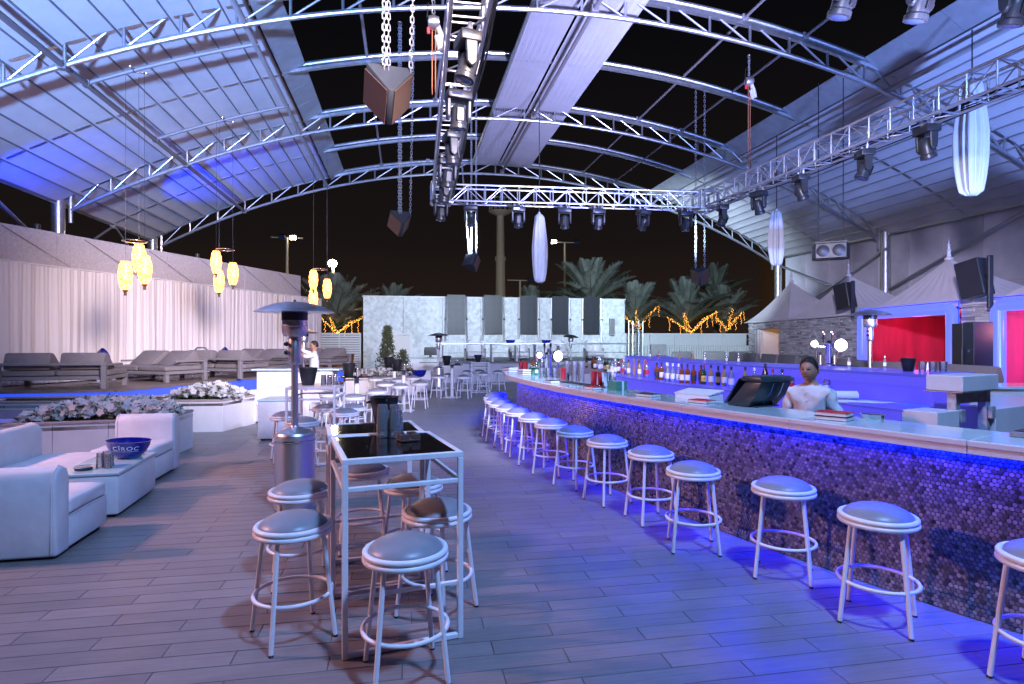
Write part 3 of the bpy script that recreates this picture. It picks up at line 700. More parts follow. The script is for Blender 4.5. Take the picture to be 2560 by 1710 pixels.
# ------------------------------------------------------------------ box-truss lighting rig
RZ = 5.45
def box_truss(label, p, q, w_=.40, bay=.42, cables=False):
    p = Vector(p); q = Vector(q); d = q - p; Ln = d.length
    t = thing('lighting_truss', label, 'lighting truss', p, math.atan2(d.y, d.x), 'box trusses of the lighting rig'); h = w_ / 2
    for y in (-h, h):
        for z in (-h, h): rod('chord', (0, y, z), (Ln, y, z), .024, steel_pale, t, 8)
    n = int(Ln / bay); st = Ln / n
    for i in range(n + 1):
        x = i * st
        for y in (-h, h): rod('upright', (x, y, -h), (x, y, h), .016, steel_pale, t, 6)
        for z in (-h, h): rod('spreader', (x, -h, z), (x, h, z), .013, steel_pale, t, 6)
        if i < n:
            a = h if i % 2 else -h
            for y in (-h, h): rod('brace', (x, y, a), (x + st, y, -a), .011, steel_pale, t, 6)
            if i % 2 == 0: rod('brace', (x, -h, -h), (x + st, h, -h), .011, steel_pale, t, 6)
    for x in (0, Ln):
        for (c, s_) in (((x, 0, h), (.05, w_ + .06, .05)), ((x, 0, -h), (.05, w_ + .06, .05)), ((x, -h, 0), (.05, .05, w_)), ((x, h, 0), (.05, .05, w_))): block('end_plate', c, s_, steel_pale, t)
    if cables:
        cb = MB()
        for k in range(7):
            pts = [(x_, h + .03 + .02 * (k % 3) + .015 * sin(x_ * 1.7 + k), -h + .05 * (k // 2) + .05 * sin(x_ * .9 + k * 2)) for x_ in [Ln * i / 40 for i in range(41)]]
            cb.path(pts, .012, 5)
        cb.build('cable_bundle', black_plastic, t)
    return t
CL, CR, NL, NR = (.87, 14.76, RZ), (7.8, 14.3, RZ), (.64, 5.0, RZ), (8.35, 4.6, RZ)
box_truss('cable-laden box truss running away above the dance floor', (.87, 14.45, RZ), NL, cables=True)
box_truss('pale box truss crossing the far end of the lighting rig', (1.12, 14.75, RZ), (7.55, 14.32, RZ))
box_truss('box truss running along the bar side of the lighting rig', (7.82, 14.0, RZ), NR, cables=True)
box_truss('box truss crossing above the camera at the near end of the rig', (.95, 5.6, RZ + .42), (8.6, 4.85, RZ + .42))
for c, lab in ((CL, 'square corner block of the rig beside the cable truss'), (CR, 'square corner block of the rig above the bar')):
    t = thing('truss_corner', lab, 'truss corner', c, 0, 'rig corner blocks'); h = .23
    for a in (-h, h):
        for b_ in (-h, h):
            rod('edge_bar', (a, b_, -h), (a, b_, h), .03, steel_pale, t, 6); rod('edge_bar', (a, -h, b_), (a, h, b_), .03, steel_pale, t, 6); rod('edge_bar', (-h, a, b_), (h, a, b_), .03, steel_pale, t, 6)
# moving heads
def make_head():
    t = thing('moving_head', 'x', 'stage light')
    MB().b2((-.17, -.12, -.12), (.17, .12, 0)).build('base', head_plastic, t, bevel=.02, seg=2)
    for x in (-.1, .1): rod('clamp', (x, 0, 0), (x, 0, .09), .03, steel_pale, t, 8)
    MB().b2((-.12, -.123, -.085), (.02, -.12, -.045)).build('display', lens_glass, t)
    for s_ in (-1, 1): MB().prism([(-.07, -.12), (.07, -.12), (.055, -.36), (0, -.41), (-.055, -.36)], s_ * .145 - .025, s_ * .145 + .025, M=Matrix(((0, 0, 1), (1, 0, 0), (0, 1, 0)))).build('yoke_arm', head_plastic, t, bevel=.012)
    hd = bpy.data.objects.new('head', MB().lathe([(0, .16), (.06, .155), (.095, .11), (.105, 0), (.10, -.1), (.115, -.12), (.115, -.17), (.10, -.175)], 20).mesh('head', head_plastic)); C.objects.link(hd); hd.parent = t; hd.location = (0, 0, -.34)
    l_ = obj('lens', MB().lathe([(.098, -.168), (.07, -.185), (0, -.195)], 20).mesh('lens', lens_glass), hd)
    obj('vent_panel', MB().b2((-.05, -.118, -.08), (.05, -.1, .1)).mesh('vent_panel', black_plastic, bevel=.006), hd)
    return t
proto = make_head(); first = [True]
def moving_head(label, loc, rz, tilt, group='moving heads on the rig'):
    if first[0]: o = proto; first[0] = False
    else: o = copy_tree(proto)
    o.location = loc; o.rotation_euler = (0, 0, rz); o['label'] = label; o['group'] = group
    for ch in o.children:
        if ch.name.startswith('head'): ch.rotation_euler = (tilt, 0, 0)
    return o
hz = RZ - .2 - .09
for i, x in enumerate((1.62, 2.82, 4.02, 4.9, 6.1, 7.25)):
    moving_head(f'dark moving head under the far truss, {ORD[i]} from the cable truss', (x, 14.75 - .062 * x, hz), rnd.uniform(-.4, .4), (.5, .05, .35, .3, .6, .2)[i])
for i, y in enumerate((13.5, 12.1, 10.75, 9.15, 7.95)):
    moving_head(f'dark moving head under the bar-side truss, {ORD[i]} from the far corner', (7.82 + (14 - y) * .054, y, hz), PI / 2 + rnd.uniform(-.5, .5), rnd.uniform(-.5, .5))
for i, y in enumerate((14.1, 12.3, 11.0, 9.6, 8.0, 6.5)):
    moving_head(f'dark moving head on the cable truss, {ORD[i]} from the far corner', (.83 - (14 - y) * .02, y, hz), PI / 2 * (i % 2) + .2, (.0, .1, .15, -.1, .05, .25)[i])
for i, (x, y) in enumerate(((4.4, 5.26), (5.23, 5.18), (6.29, 5.08))):
    moving_head(f'large moving head hanging at the top edge of the view, {ORD[i]} of three', (x, y, hz + .42), .5 - i * .2, .3)

# chains
def chain_mesh(L_, pitch=.07, w_=.022, r=.0065):
    mb = MB(); n = int(L_ / pitch)
    for i in range(n + 1):
        pts = []
        for k in range(10):
            a = 2 * PI * k / 10; x = w_ * cos(a); z = (pitch * .33 if sin(a) > 0 else -pitch * .33) + w_ * sin(a)
            pts.append((x, 0, z) if i % 2 else (0, x, z))
        mb.path([(p[0], p[1], p[2] + i * pitch) for p in pts], r, 5, True)
    return mb
def wedge_speaker(label, loc, rz, pitch_, sz, chains, toplinks=True):
    """triangular cabinet hung on chains with its edge pointing down toward the floor"""
    t = thing('wedge_loudspeaker', label, 'loudspeaker', loc, rz, 'loudspeakers hung on chains')
    Mx = Matrix.Rotation(pitch_, 4, 'X')
    poly_ = [(-.5 * sz, .35 * sz), (.5 * sz, .35 * sz), (.56 * sz, .2 * sz), (.06 * sz, -.62 * sz), (-.06 * sz, -.62 * sz), (-.52 * sz, .3 * sz)]
    MB().prism(poly_, -.95 * sz, 0, M=Mx.to_3x3()).build('cabinet', mat('speaker_paint', (.014, .019, .028), .7, var=.15), t, bevel=.01)
    gm = mat('copper_grille', (.075, .045, .035), .42, .2, var=.1)
    for s_ in (-1, 1):
        q = MB(); a = Vector((s_ * .075 * sz, -.615 * sz, 0)); b_ = Vector((s_ * .545 * sz, .15 * sz, 0)); n_ = Vector(((b_ - a).y * s_, -(b_ - a).x * s_, 0)).normalized() * .012
        vs = [a + n_ + Vector((0, 0, -.03 * sz)), b_ + n_ + Vector((0, 0, -.03 * sz)), b_ + n_ + Vector((0, 0, -.92 * sz)), a + n_ + Vector((0, 0, -.92 * sz))]
        vs += [v - n_ * .8 for v in vs]
        q.add([Mx.to_3x3() @ v for v in vs], [(0, 1, 2, 3), (4, 7, 6, 5), (0, 4, 5, 1), (1, 5, 6, 2), (2, 6, 7, 3), (3, 7, 4, 0)]); q.build('grille', gm, t)
    for (x, y, L_, lean) in chains:
        c = chain_mesh(L_).build('chain', mat('chain_steel', (.34, .36, .4), .4, .7), t); c.location = Mx.to_3x3() @ Vector((x * sz, y * sz, .01)); c.rotation_euler = (0, lean, 0)
    return t
wedge_speaker('large triangular loudspeaker hung on chains near the cable truss', (-.19, 7.25, 5.0), .12, rad(56), .52, ((-.12, .2, 4.1, .0), (-.02, .2, 4.1, .0), (.5, .22, 4.1, .03)))
wedge_speaker('small distant triangular loudspeaker on long chains above the lounge tables', (-.1, 14.3, 4.78), .25, rad(52), .46, ((-.1, .2, 4.6, .0), (0, .2, 4.6, .0), (.5, .2, 4.6, .02)))
wedge_speaker('tilted loudspeaker on thin chains below the far truss', (1.9, 16.4, 4.15), 2.2, rad(28), .4, ((-.3, .1, 5.2, .0), (.2, .1, 5.2, .0), (.4, .1, 5.3, .12)))
wedge_speaker('dark loudspeaker on two thin chains above the lit palms', (8.4, 15.7, 3.85), -.5, rad(25), .45, ((-.25, .2, 5.2, .0), (.3, .2, 5.2, .0)))
t = thing('array_loudspeaker', 'wide dark loudspeaker hung on cables before the tarpaulin', 'loudspeaker', (10.75, 13.3, 4.05), rad(-38))
MB().prism([(-.36, -.25), (.36, -.25), (.44, .1), (.3, .25), (-.3, .25), (-.44, .1)], -.2, .2).build('cabinet', black_plastic, t, bevel=.02)
for x in (-.18, .18): MB().lathe([(.15, 0), (.13, .01), (.05, .02), (0, .03)], 20, M=Matrix.Rotation(PI / 2, 3, 'X')).build('driver', dark_steel, t).location = (x, -.255, 0)
for x in (-.28, .28): rod('cable', (x, 0, .2), (x, 0, 4.4), .012, dark_steel, t, 6)
block('top_bar', (0, 0, .24), (.75, .08, .06), dark_steel, t)
# chain hoists
def hoist(label, loc, L_):
    t = thing('chain_hoist', label, 'hoist', loc, 0, 'chain hoists')
    MB().lathe([(.0, -.09), (.09, -.08), (.11, 0), (.09, .08), (0, .09)], 16, M=Matrix.Rotation(PI / 2, 3, 'Y')).build('motor', steel, t)
    MB().path([(.06, 0, -.05), (.12, 0, -.2), (.16, 0, -.36), (.1, 0, -.4), (.05, 0, -.2)], .045, 8).build('chain_bag', flash, t)
    chain_mesh(.5).build('hook_chain', steel_pale, t).location = (0, 0, .1)
    rust = mat('rusty_chain', (.25, .10, .05), .7)
    for x in (-.02, .03): rod('lift_chain', (x, 0, -.08), (x, 0, -L_), .009, rust, t, 5)
    MB().path([(-.08, 0, .3), (-.1, 0, .05), (-.07, 0, -.1)], .008, 5).build('pendant_cable', black_plastic, t); MB().b2((-.1, -.02, -.18), (-.05, .02, -.08)).build('red_plug', red_label, t, bevel=.006)
hoist('chain hoist with red plug beside the cable truss', (.42, 9.0, 6.62), 1.1)
hoist('chain hoist above the bar-side truss', (8.0, 12.6, 7.9), 2.2)

# hanging silks
def silk_drop(label, loc, h, r, rope, seed):
    t = thing('hanging_silk', label, 'hanging fabric', loc, 0, 'gathered white silks'); rows = []; n = 96; R_ = random.Random(seed); ph = [R_.random() * 6 for _ in range(4)]
    for i in range(31):
        f_ = i / 30; z = -h * f_
        rr = r * (.55 + .45 * min(1, f_ * 2.2) ** .8) if f_ < .5 else r * (1 - .38 * max(0, (f_ - .5) * 2) ** 2.4)
        if i == 0: rr *= .7
        if i == 30: rr *= .55
        row = []
        for k in range(n + 1):
            a = 2 * PI * k / n; q = rr * (1 + .17 * sin(5 * a + ph[0]) + .14 * sin(9 * a + ph[1] + f_ * .8) + .08 * sin(15 * a + ph[2]))
            row.append((q * cos(a), q * sin(a) * .8, z))
        rows.append(row)
    mb = MB().grid(rows); mb.add([rows[0][k] for k in range(n)], [tuple(range(n))]); mb.add([rows[-1][k] for k in range(n)], [tuple(range(n))])
    mb.build('fabric', silk, t, smooth=180); rod('rope', (0, 0, -.02), (0, 0, rope), .014, dark_steel, t, 6); MB().lathe([(.03, -.02), (.05, .02), (.02, .08)], 10).build('knot', silk, t)
silk_drop('gathered white silk hanging over the stage at the far end', (3.95, 17.1, 5.55), 2.05, .205, 3.6, 1)
silk_drop('gathered white silk hanging before the tarpaulin, smaller pavilion-side one', (11.15, 16.1, 5.72), 1.66, .205, 2.3, 2)
silk_drop('large gathered white silk hanging under the pavilion roof', (11.1, 9.8, 6.95), 2.3, .26, 1.0, 3)
# ------------------------------------------------------------------ bar stools
def make_stool():
    t = thing('bar_stool', 'x', 'stool')
    MB().lathe([(.192, .632), (.197, .655), (.188, .674), (.165, .694), (.13, .711), (.085, .723), (.04, .729), (0, .731)], 36).build('cushion', grey_leather, t, smooth=60)
    m_ = MB(); m_.torus((0, 0, .652), .208, .0165, 40, 10); m_.build('seat_rim', white_metal, t, smooth=60)
    m_ = MB(); m_.torus((0, 0, .622), .210, .0165, 40, 10); m_.lathe([(.2, .61), (.2, .63)], 30); m_.build('seat_ring', white_metal, t, smooth=60)
    for k in range(4):
        a = PI / 4 + k * PI / 2; l = rod('leg', (.262 * cos(a), .262 * sin(a), .0), (.185 * cos(a), .185 * sin(a), .625), .0135, white_metal, t, 12)
        rod('foot_cap', (.262 * cos(a), .262 * sin(a), -.001), (.2605 * cos(a), .2605 * sin(a), .012), .0142, black_plastic, t, 10)
    m_ = MB(); m_.torus((0, 0, .255), .222, .0115, 40, 8); m_.build('foot_ring', white_metal, t, smooth=60)
    return t
stool0 = make_stool(); sfirst = [True]
def stool(label, x, y, rz, group):
    if sfirst[0]: o = stool0; sfirst[0] = False
    else: o = copy_tree(stool0)
    o.location = (x, y, 0); o.rotation_euler = (0, 0, rz); o['label'] = label; o['group'] = group; return o
barst = [(3.22, 2.42), (2.92, 3.2), (2.79, 3.95), (2.40, 4.6), (2.36, 5.38), (2.17, 6.1), (2.02, 6.83), (1.9, 7.53), (1.8, 8.15), (1.72, 8.8), (1.66, 9.4), (1.63, 10.0), (1.64, 10.6), (1.7, 11.2), (1.82, 11.75)]
for i, (x, y) in enumerate(barst):
    stool('bar stool cut off by the picture edge at the mosaic bar' if i == 0 else f'white framed stool along the mosaic bar, {ORD[i - 1]} whole one from the camera', x, y, .35 + i * .31 + rnd.uniform(-.1, .1), 'stools along the mosaic bar')
for lab, x, y, rz in (('grey topped stool in front of the black table, closest to the camera', .0, 3.13, .18), ('grey topped stool at the near corner of the black table, heater side', -.66, 3.67, .5),
                      ('grey topped stool between the patio heater and the black table', -.76, 4.5, .2), ('grey topped stool tucked halfway under the black table, bar side', .20, 3.80, .9),
                      ('grey topped stool behind the bar-side table leg, second on that side', .06, 4.55, .4), ('grey topped stool seen through the frame beneath the black table', -.36, 5.12, .1)):
    stool(lab, x, y, rz, 'stools round the black table')
for i, (x, y) in enumerate(((-1.38, 8.65 - .35), (-1.72, 9.0), (-1.28, 9.95), (-.92, 9.25), (-.86, 9.9))):
    stool(f'grey topped stool round the white table behind the heater, {("front one", "one at its heater side", "back one", "one at its bar side", "one at its far corner")[i]}', x, y, .3 * i, 'stools round the white table')
for tbl, lst in (('first round table from the heater', ((-1.0, 11.75), (-1.52, 12.5), (-.62, 13.0))), ('second round table from the heater', ((-.5, 15.2), (-.12, 14.45), (.36, 15.3))), ('third round table from the heater', ((-.85, 17.3), (-.2, 16.75), (.22, 17.6))),
                 ('farthest round table near the stage', ((1.0, 18.0), (1.36, 18.75), (1.75, 17.75)))):
    for i, (x, y) in enumerate(lst): stool(f'small distant stool at the {tbl}, {("nearer side", "other side", "bar side")[i] if i != 1 else "middle one"}', x, y, .5 * i + x, 'stools round the pedestal tables')
for i, (x, y) in enumerate(((2.15, 20.6), (2.62, 20.9), (3.2, 20.3), (2.55, 19.35))): stool(f'far stool at the white frame table before the stage, {ORD[i]} of four', x, y, .4 * i, 'stools before the stage')

# ------------------------------------------------------------------ tables
def frame_table(label, x, y, rz, wx, wy, h, top, group=None, bar=.032):
    t = thing('frame_table', label, 'table', (x, y, 0), rz, group)
    b_ = bar
    for sx_ in (-1, 1):
        for sy in (-1, 1): MB().box((sx_ * (wx / 2 - b_ / 2), sy * (wy / 2 - b_ / 2), (h - b_) / 2), (b_, b_, h - b_)).build('leg', white_metal, t, bevel=.003)
    for sy in (-1, 1):
        MB().box((0, sy * (wy / 2 - b_ / 2), h - b_ / 2), (wx, b_, b_)).build('top_rail', white_metal, t, bevel=.003)
        MB().box((0, sy * (wy / 2 - b_ / 2), h - .17), (wx - 2 * b_, b_ * .8, b_ * .8)).build('stretcher', white_metal, t, bevel=.003)
        MB().box((0, sy * (wy / 2 - b_ / 2), .018), (wx - 2 * b_, b_ * .9, b_ * .9)).build('floor_rail', white_metal, t, bevel=.003)
        MB().box((0, sy * (wy / 2 - b_ / 2), .33), (wx - 2 * b_, b_ * .7, b_ * .7)).build('foot_rail', white_metal, t, bevel=.003)
    for sx_ in (-1, 1):
        MB().box((sx_ * (wx / 2 - b_ / 2), 0, h - b_ / 2), (b_, wy - 2 * b_, b_)).build('side_rail', white_metal, t, bevel=.003)
        MB().box((sx_ * (wx / 2 - b_ / 2), 0, h - .17), (b_ * .8, wy - 2 * b_, b_ * .8)).build('side_stretcher', white_metal, t, bevel=.003)
    MB().box((0, 0, h - .008), (wx - 2 * b_ - .004, wy - 2 * b_ - .004, .008)).build('table_top', top, t)
    return t
frame_table('black glass table in white frame, nearer of the joined pair', -.085, 3.79, .195, .69, .85, 1.10, black_glass, 'joined black glass tables')
frame_table('black glass table in white frame, farther of the joined pair', -.24, 4.525, .15, .67, .60, 1.10, black_glass, 'joined black glass tables')
frame_table('white frame table with pale top standing behind the patio heater', -1.30, 9.1, -.03, .68, 1.05, 1.10, planter_white)
frame_table('small white frame table in front of the stage', 2.5, 20.0, 0, .62, .6, 1.03, planter_white)
def pedestal(label, x, y):
    t = thing('pedestal_table', label, 'table', (x, y, 0), 0, 'round pedestal tables')
    MB().lathe([(.27, 0), (.27, .012), (.06, .03), (.05, .05)], 32).build('base_plate', white_metal, t)
    rod('column', (0, 0, .03), (0, 0, 1.0), .05, white_metal, t, 16)
    MB().lathe([(.30, 1.0), (.34, 1.005), (.34, 1.025), (.32, 1.03)], 36).build('table_top', black_glass, t)
for i, (x, y) in enumerate(((-1.0, 12.5), (-.05, 14.95), (-.32, 17.1), (1.42, 18.2))):
    pedestal(('round dark topped table, first beyond the white frame table', 'round dark topped table in the middle of the lounge floor', 'round dark topped table standing farther behind the middle one', 'round dark topped table nearest the stage')[i], x, y)

# ------------------------------------------------------------------ patio heaters
def heater(label, x, y, z=0, s_=1., hood_tilt=0., rz=0):
    t = thing('patio_heater', label, 'patio heater', (x, y, z), rz, 'steel patio heaters'); t.scale = (s_, s_, s_)
    MB().lathe([(.21, 0), (.215, .03), (.205, .06), (.205, .72), (.198, .76)], 40).build('tank_housing', brushed, t, smooth=40)
    MB().lathe([(.2, .765), (.19, .79), (.11, .825), (.045, .845), (.04, .86)], 40).build('housing_top', brushed, t, smooth=40)
    MB().lathe([(.212, .7), (.214, .71), (.212, .72)], 40).build('band', chrome, t)
    rod('pole', (0, 0, .84), (0, 0, 1.56), .036, brushed, t, 20)
    MB().lathe([(.036, 1.5), (.06, 1.52), (.066, 1.54), (.066, 1.78), (.06, 1.80)], 28).build('valve_housing', brushed, t)
    for z_ in (1.72, 1.63): MB().lathe([(.02, 0), (.024, .02), (.015, .04), (0, .045)], 12, M=Matrix.Rotation(-PI / 2, 3, 'Y')).build('knob', black_plastic, t).location = (-.066, -.03, z_)
    MB().lathe([(.06, 1.795), (.11, 1.80), (.128, 1.84), (.13, 1.9), (.136, 1.905), (.136, 1.915), (.13, 1.92), (.13, 2.08), (.122, 2.085)], 36).build('burner', brushed, t, smooth=40)
    mesh_m = mat('burner_screen', (.05, .05, .055), .4, .8)
    MB().lathe([(.1305, 1.97), (.1325, 1.975), (.1325, 2.07), (.1305, 2.075)], 36).build('burner_screen', mesh_m, t)
    hd = MB().lathe([(.405, 0), (.40, .006), (.33, .045), (.22, .085), (.1, .108), (0, .112)], 56).build('hood', hood_steel, t, smooth=60); hd.location = (0, 0, 2.055); hd.rotation_euler = (hood_tilt, hood_tilt * .5, 0)
    obj('hood_finial', MB().lathe([(.012, .1), (.014, .13), (0, .135)], 10).mesh('hood_finial', chrome), hd)
    return t
heater('tall steel patio heater standing beside the black table', -1.155, 6.5, rz=.2)
heater('patio heater whose valve the waiter is adjusting', -2.72, 16.6, s_=.955)
heater('small distant patio heater between lounge and stage', 1.23, 22.3, s_=.95)
heater('distant patio heater with tilted hood beyond the beer taps', 7.75, 26.9, .0, .95, .12)
heater('patio heater standing before the crimson room', 9.0, 10.05, .35, .93)

# ------------------------------------------------------------------ white sofas, low tables, planters
def cushion(a, b_, puff=.02, seed=0, n=14):
    """soft box: rounded rim, domed faces, shallow creases"""
    a = Vector(a); b_ = Vector(b_); c = (a + b_) / 2; h = (b_ - a) / 2; R_ = random.Random(seed); ph = [R_.random() * 6 for _ in range(6)]
    bm = bmesh.new(); bmesh.ops.create_cube(bm, size=2); bmesh.ops.subdivide_edges(bm, edges=bm.edges, cuts=n, use_grid_fill=True)
    rr = min(h) * .55
    for v in bm.verts:
        p = Vector((v.co.x * h.x, v.co.y * h.y, v.co.z * h.z)); q = Vector([max(-(h[i] - rr), min(h[i] - rr, p[i])) for i in range(3)]); d = p - q
        if d.length > 1e-6: p = q + d.normalized() * rr
        fx, fy = p.x / h.x, p.y / h.y
        p.z += (puff * (1 - fx * fx) * (1 - fy * fy) + .004 * sin(fx * 5 + ph[0] + 2 * fy) * sin(fy * 4 + ph[1])) * (1 if v.co.z > 0 else .0)
        p.x += .003 * sin(p.z * 40 + p.y * 9 + ph[2]); p.y += .003 * sin(p.z * 37 + p.x * 8 + ph[3])
        v.co = c + p
    me = bpy.data.meshes.new('cushion'); bm.to_mesh(me); bm.free(); me.shade_smooth(); return me
def sofa_unit(label, x, y, rz, L_, D_, hb, group='white modular sofas', arm=None):
    """local: back along +y, seat toward -y, rounded back roll"""
    t = thing('white_sofa', label, 'sofa', (x, y, 0), rz, group)
    MB().b2((-L_ / 2, -D_, .04), (L_ / 2, -.19, .30)).build('base', white_leather, t, bevel=.015, seg=2)
    me = cushion((-L_ / 2 + .004, -D_ - .004, .302), (L_ / 2 - .004, -.19, .435), .022, int(x * 10)); me.materials.append(white_leather); obj('seat_cushion', me, t)
    MB().path([(-L_ / 2 - .001, -.2, .302), (-L_ / 2 - .001, -D_ - .003, .302), (L_ / 2 + .001, -D_ - .003, .302), (L_ / 2 + .001, -.2, .302)], .005, 6).build('piping', white_leather, t)
    for q_ in (-L_ / 2 + .03, L_ / 2 - .03): MB().path([(q_, .0235, .05), (q_, .0235, hb - .13), (q_, -.02, hb - .028), (q_, -.09, hb + .001), (q_, -.16, hb - .024), (q_, -.2015, hb - .1), (q_, -.2015, .44)], .004, 5).build('seam', white_leather, t)
    pr = [(-.20, .02), (0, .02), (.02, .3), (.02, hb - .12), (-.02, hb - .03), (-.09, hb), (-.16, hb - .025), (-.2, hb - .1)]
    MB().prism(pr, -L_ / 2, L_ / 2, M=Matrix(((0, 0, 1), (1, 0, 0), (0, 1, 0)))).build('backrest', white_leather, t, bevel=.025, seg=3)
    for sx_ in (-1, 1):
        for yy_ in (-D_ + .06, -.1): block('foot', (sx_ * (L_ / 2 - .08), yy_, .02), (.06, .06, .04), black_plastic, t)
    if arm:
        for sx_ in arm: MB().b2((sx_ * L_ / 2 - (.12 if sx_ > 0 else -.0), -D_ + .02, .04), (sx_ * L_ / 2 + (.0 if sx_ > 0 else .12), -.02, .60)).build('armrest', white_leather, t, bevel=.05, seg=3)
    return t
sofa_unit('white sofa with its back to the camera at the picture edge', -3.72, 5.22, PI + .03, 1.95, .86, .74)
sofa_unit('white corner sofa with rounded back beside the low white table', -4.35, 6.9, PI / 2 + .06, 1.7, .95, .8)
sofa_unit('white armless sofa chair behind the blue bowl against the planter', -3.42, 8.72, .02, .72, .86, .78)
sofa_unit('white sofa behind the second planter, facing the lounge floor', -2.95, 14.2, PI / 2 - .35, 2.1, .8, .72)
sofa_unit('white sofa with pink-lit back beside the middle round table', .55, 20.6, -.35, .8, .85, .75)
sofa_unit('white sofa partly hidden behind the first round table', -1.95, 13.6, PI / 2 - .3, 1.6, .8, .7)
def cube_table(label, x, y, rz, wx, wy, h, m=white_leather):
    t = thing('low_table', label, 'table', (x, y, 0), rz, 'low white tables')
    MB().b2((-wx / 2, -wy / 2, .03), (wx / 2, wy / 2, h - .03)).build('body', m, t, bevel=.02, seg=2); MB().b2((-wx / 2 - .01, -wy / 2 - .01, h - .028), (wx / 2 + .01, wy / 2 + .01, h)).build('top_plate', counter_white, t, bevel=.004)
    for sx_ in (-1, 1):
        for sy in (-1, 1): block('foot', (sx_ * (wx / 2 - .08), sy * (wy / 2 - .08), .015), (.07, .07, .03), black_plastic, t)
cube_table('long low white table carrying the blue bowl', -3.12, 6.92, .07, .56, 1.08, .45)
cube_table('tall white cube table behind the heater pole', -2.25, 11.2, -.1, .55, .7, .72)
def flowers(parent, x0, x1, y0, y1, z, n, hgt, seed):
    R_ = random.Random(seed); mb = MB()
    for i in range(n):
        fx, fy = R_.random(), R_.random(); px = x0 + (x1 - x0) * fx; py = y0 + (y1 - y0) * fy
        pz = z + hgt * (1 - (2 * fx - 1) ** 2 * .75) * R_.uniform(.25, 1.0)
        nrm = Vector((R_.uniform(-1, 1), R_.uniform(-1.2, .6), R_.uniform(.2, 1.2))).normalized(); u = nrm.orthogonal().normalized(); v = nrm.cross(u); c = Vector((px, py, pz)); a0 = R_.random() * 6; s_ = R_.uniform(.042, .068)
        for k in range(5):
            a = a0 + 2 * PI * k / 5; d = u * cos(a) + v * sin(a); e_ = u * cos(a + PI / 2) + v * sin(a + PI / 2)
            mb.add([c, c + d * s_ * .55 + e_ * s_ * .5 + nrm * s_ * .12, c + d * s_ * 1.15 + nrm * s_ * .05, c + d * s_ * .55 - e_ * s_ * .5 + nrm * s_ * .12], [(0, 1, 2, 3)], 0)
        if R_.random() < .5:
            d = Vector((R_.uniform(-1, 1), R_.uniform(-1, 1), R_.uniform(-.2, .6))).normalized(); e_ = d.orthogonal().normalized() * .018
            b0 = c - nrm * .03; mb.add([b0 - e_, b0 + d * .05 - e_, b0 + d * .11, b0 + d * .05 + e_, b0 + e_], [(0, 1, 2, 3, 4)], 1)
        if R_.random() < .25: mb.cyl((px, py, z - .05), c, .004, n=4, mi=1)
    return stuff(mb.build('blossoms', [petal, stem_green], parent, smooth=0))
def planter(label, pts, h, fl_args, x=0, y=0):
    t = thing('flower_planter', label, 'planter')
    n = len(pts)
    for i in range(n):
        a = Vector((*pts[i], 0)); b_ = Vector((*pts[(i + 1) % n], 0)); d = (b_ - a); L_ = d.length; d = d / L_; nn = Vector((-d.y, d.x, 0)); k = max(1, int(L_ / .62))
        for j in range(k):
            p = a + d * (L_ * j / k + .003); q = a + d * (L_ * (j + 1) / k - .003)
            MB().prism([(p.x, p.y), (q.x, q.y), ((q + nn * .04).x, (q + nn * .04).y), ((p + nn * .04).x, (p + nn * .04).y)], 0, h - .035).build('side_panel', planter_white, t, bevel=.003)
        o_ = nn * -.012; i_ = nn * .11
        MB().prism([((a + o_).x, (a + o_).y), ((b_ + o_).x, (b_ + o_).y), ((b_ + i_).x, (b_ + i_).y), ((a + i_).x, (a + i_).y)], h - .033, h).build('cap_rail', cap_wood, t, bevel=.003)
    MB().prism(pts, h - .12, h - .07).build('soil', dirt, t)
    if fl_args: flowers(t, *fl_args)
    return t
planter('white flower planter overflowing behind the sofa chair with the bowl', [(-5.5, 9.05), (-3.5, 9.3), (-3.46, 10.45), (-5.5, 10.3)], .62, (-5.4, -3.5, 9.3, 10.3, .60, 900, .30, 5))
planter('second white flower planter farther along the lounge edge', [(-8.0, 12.45), (-3.48, 12.1), (-3.1, 13.3), (-8.0, 13.5)], .62, (-4.6, -3.25, 12.3, 13.2, .6, 480, .3, 6))
planter('low white planter by the middle of the lounge, blossoms behind the round tables', [(-1.9, 19.4), (.3, 19.2), (.4, 20.0), (-1.9, 20.2)], .6, (-1.8, .3, 19.4, 20.0, .58, 260, .26, 8))
t = thing('low_partition', 'low partition wall with dark cap behind the corner sofa', 'wall')
for p, q in (((-5.45, 9.1), (-5.9, 7.9)), ((-5.9, 7.9), (-7.2, 6.9))):
    strip_between('wall_panel', p, q, 0, .59, planter_white, t, .1); strip_between('cap', p, q, .592, .622, cap_wood, t, .24)
poolm = glow_mat('blue_lit_floor', (.20, .19, .95), .42)
t = thing('lit_pit', 'sunken strip glowing blue behind the low partition', 'lit floor', (-8.3, 10.4, .3)); MB().b2((-2.5, -2.4, 0), (1.9, 1.6, .05)).build('glow_panel', poolm, t); MB().b2((-2.5, 1.62, 0), (1.9, 1.7, .2)).build('edge_kerb', cap_wood, t)
t = thing('deck_step', 'stone step block leading up to the lounge deck', 'step', (-7.6, 12.2, 0)); MB().b2((-1.2, -.5, 0), (0, .1, .42)).build('upper_step', wood_deck, t, bevel=.01); MB().b2((-1.2, -.9, 0), (.55, -.505, .28)).build('lower_step', wood_deck, t, bevel=.01)
t = thing('barrier_post', 'slim metal barrier post at the picture edge by the steps', 'post', (-7.62, 12.62, .62)); MB().lathe([(.15, 0), (.15, .02), (.03, .035)], 20).build('foot_disc', steel, t); rod('pole', (0, 0, .03), (0, 0, .86), .026, steel, t); MB().lathe([(.034, .84), (.034, .93), (.02, .95)], 14).build('cap', black_plastic, t)
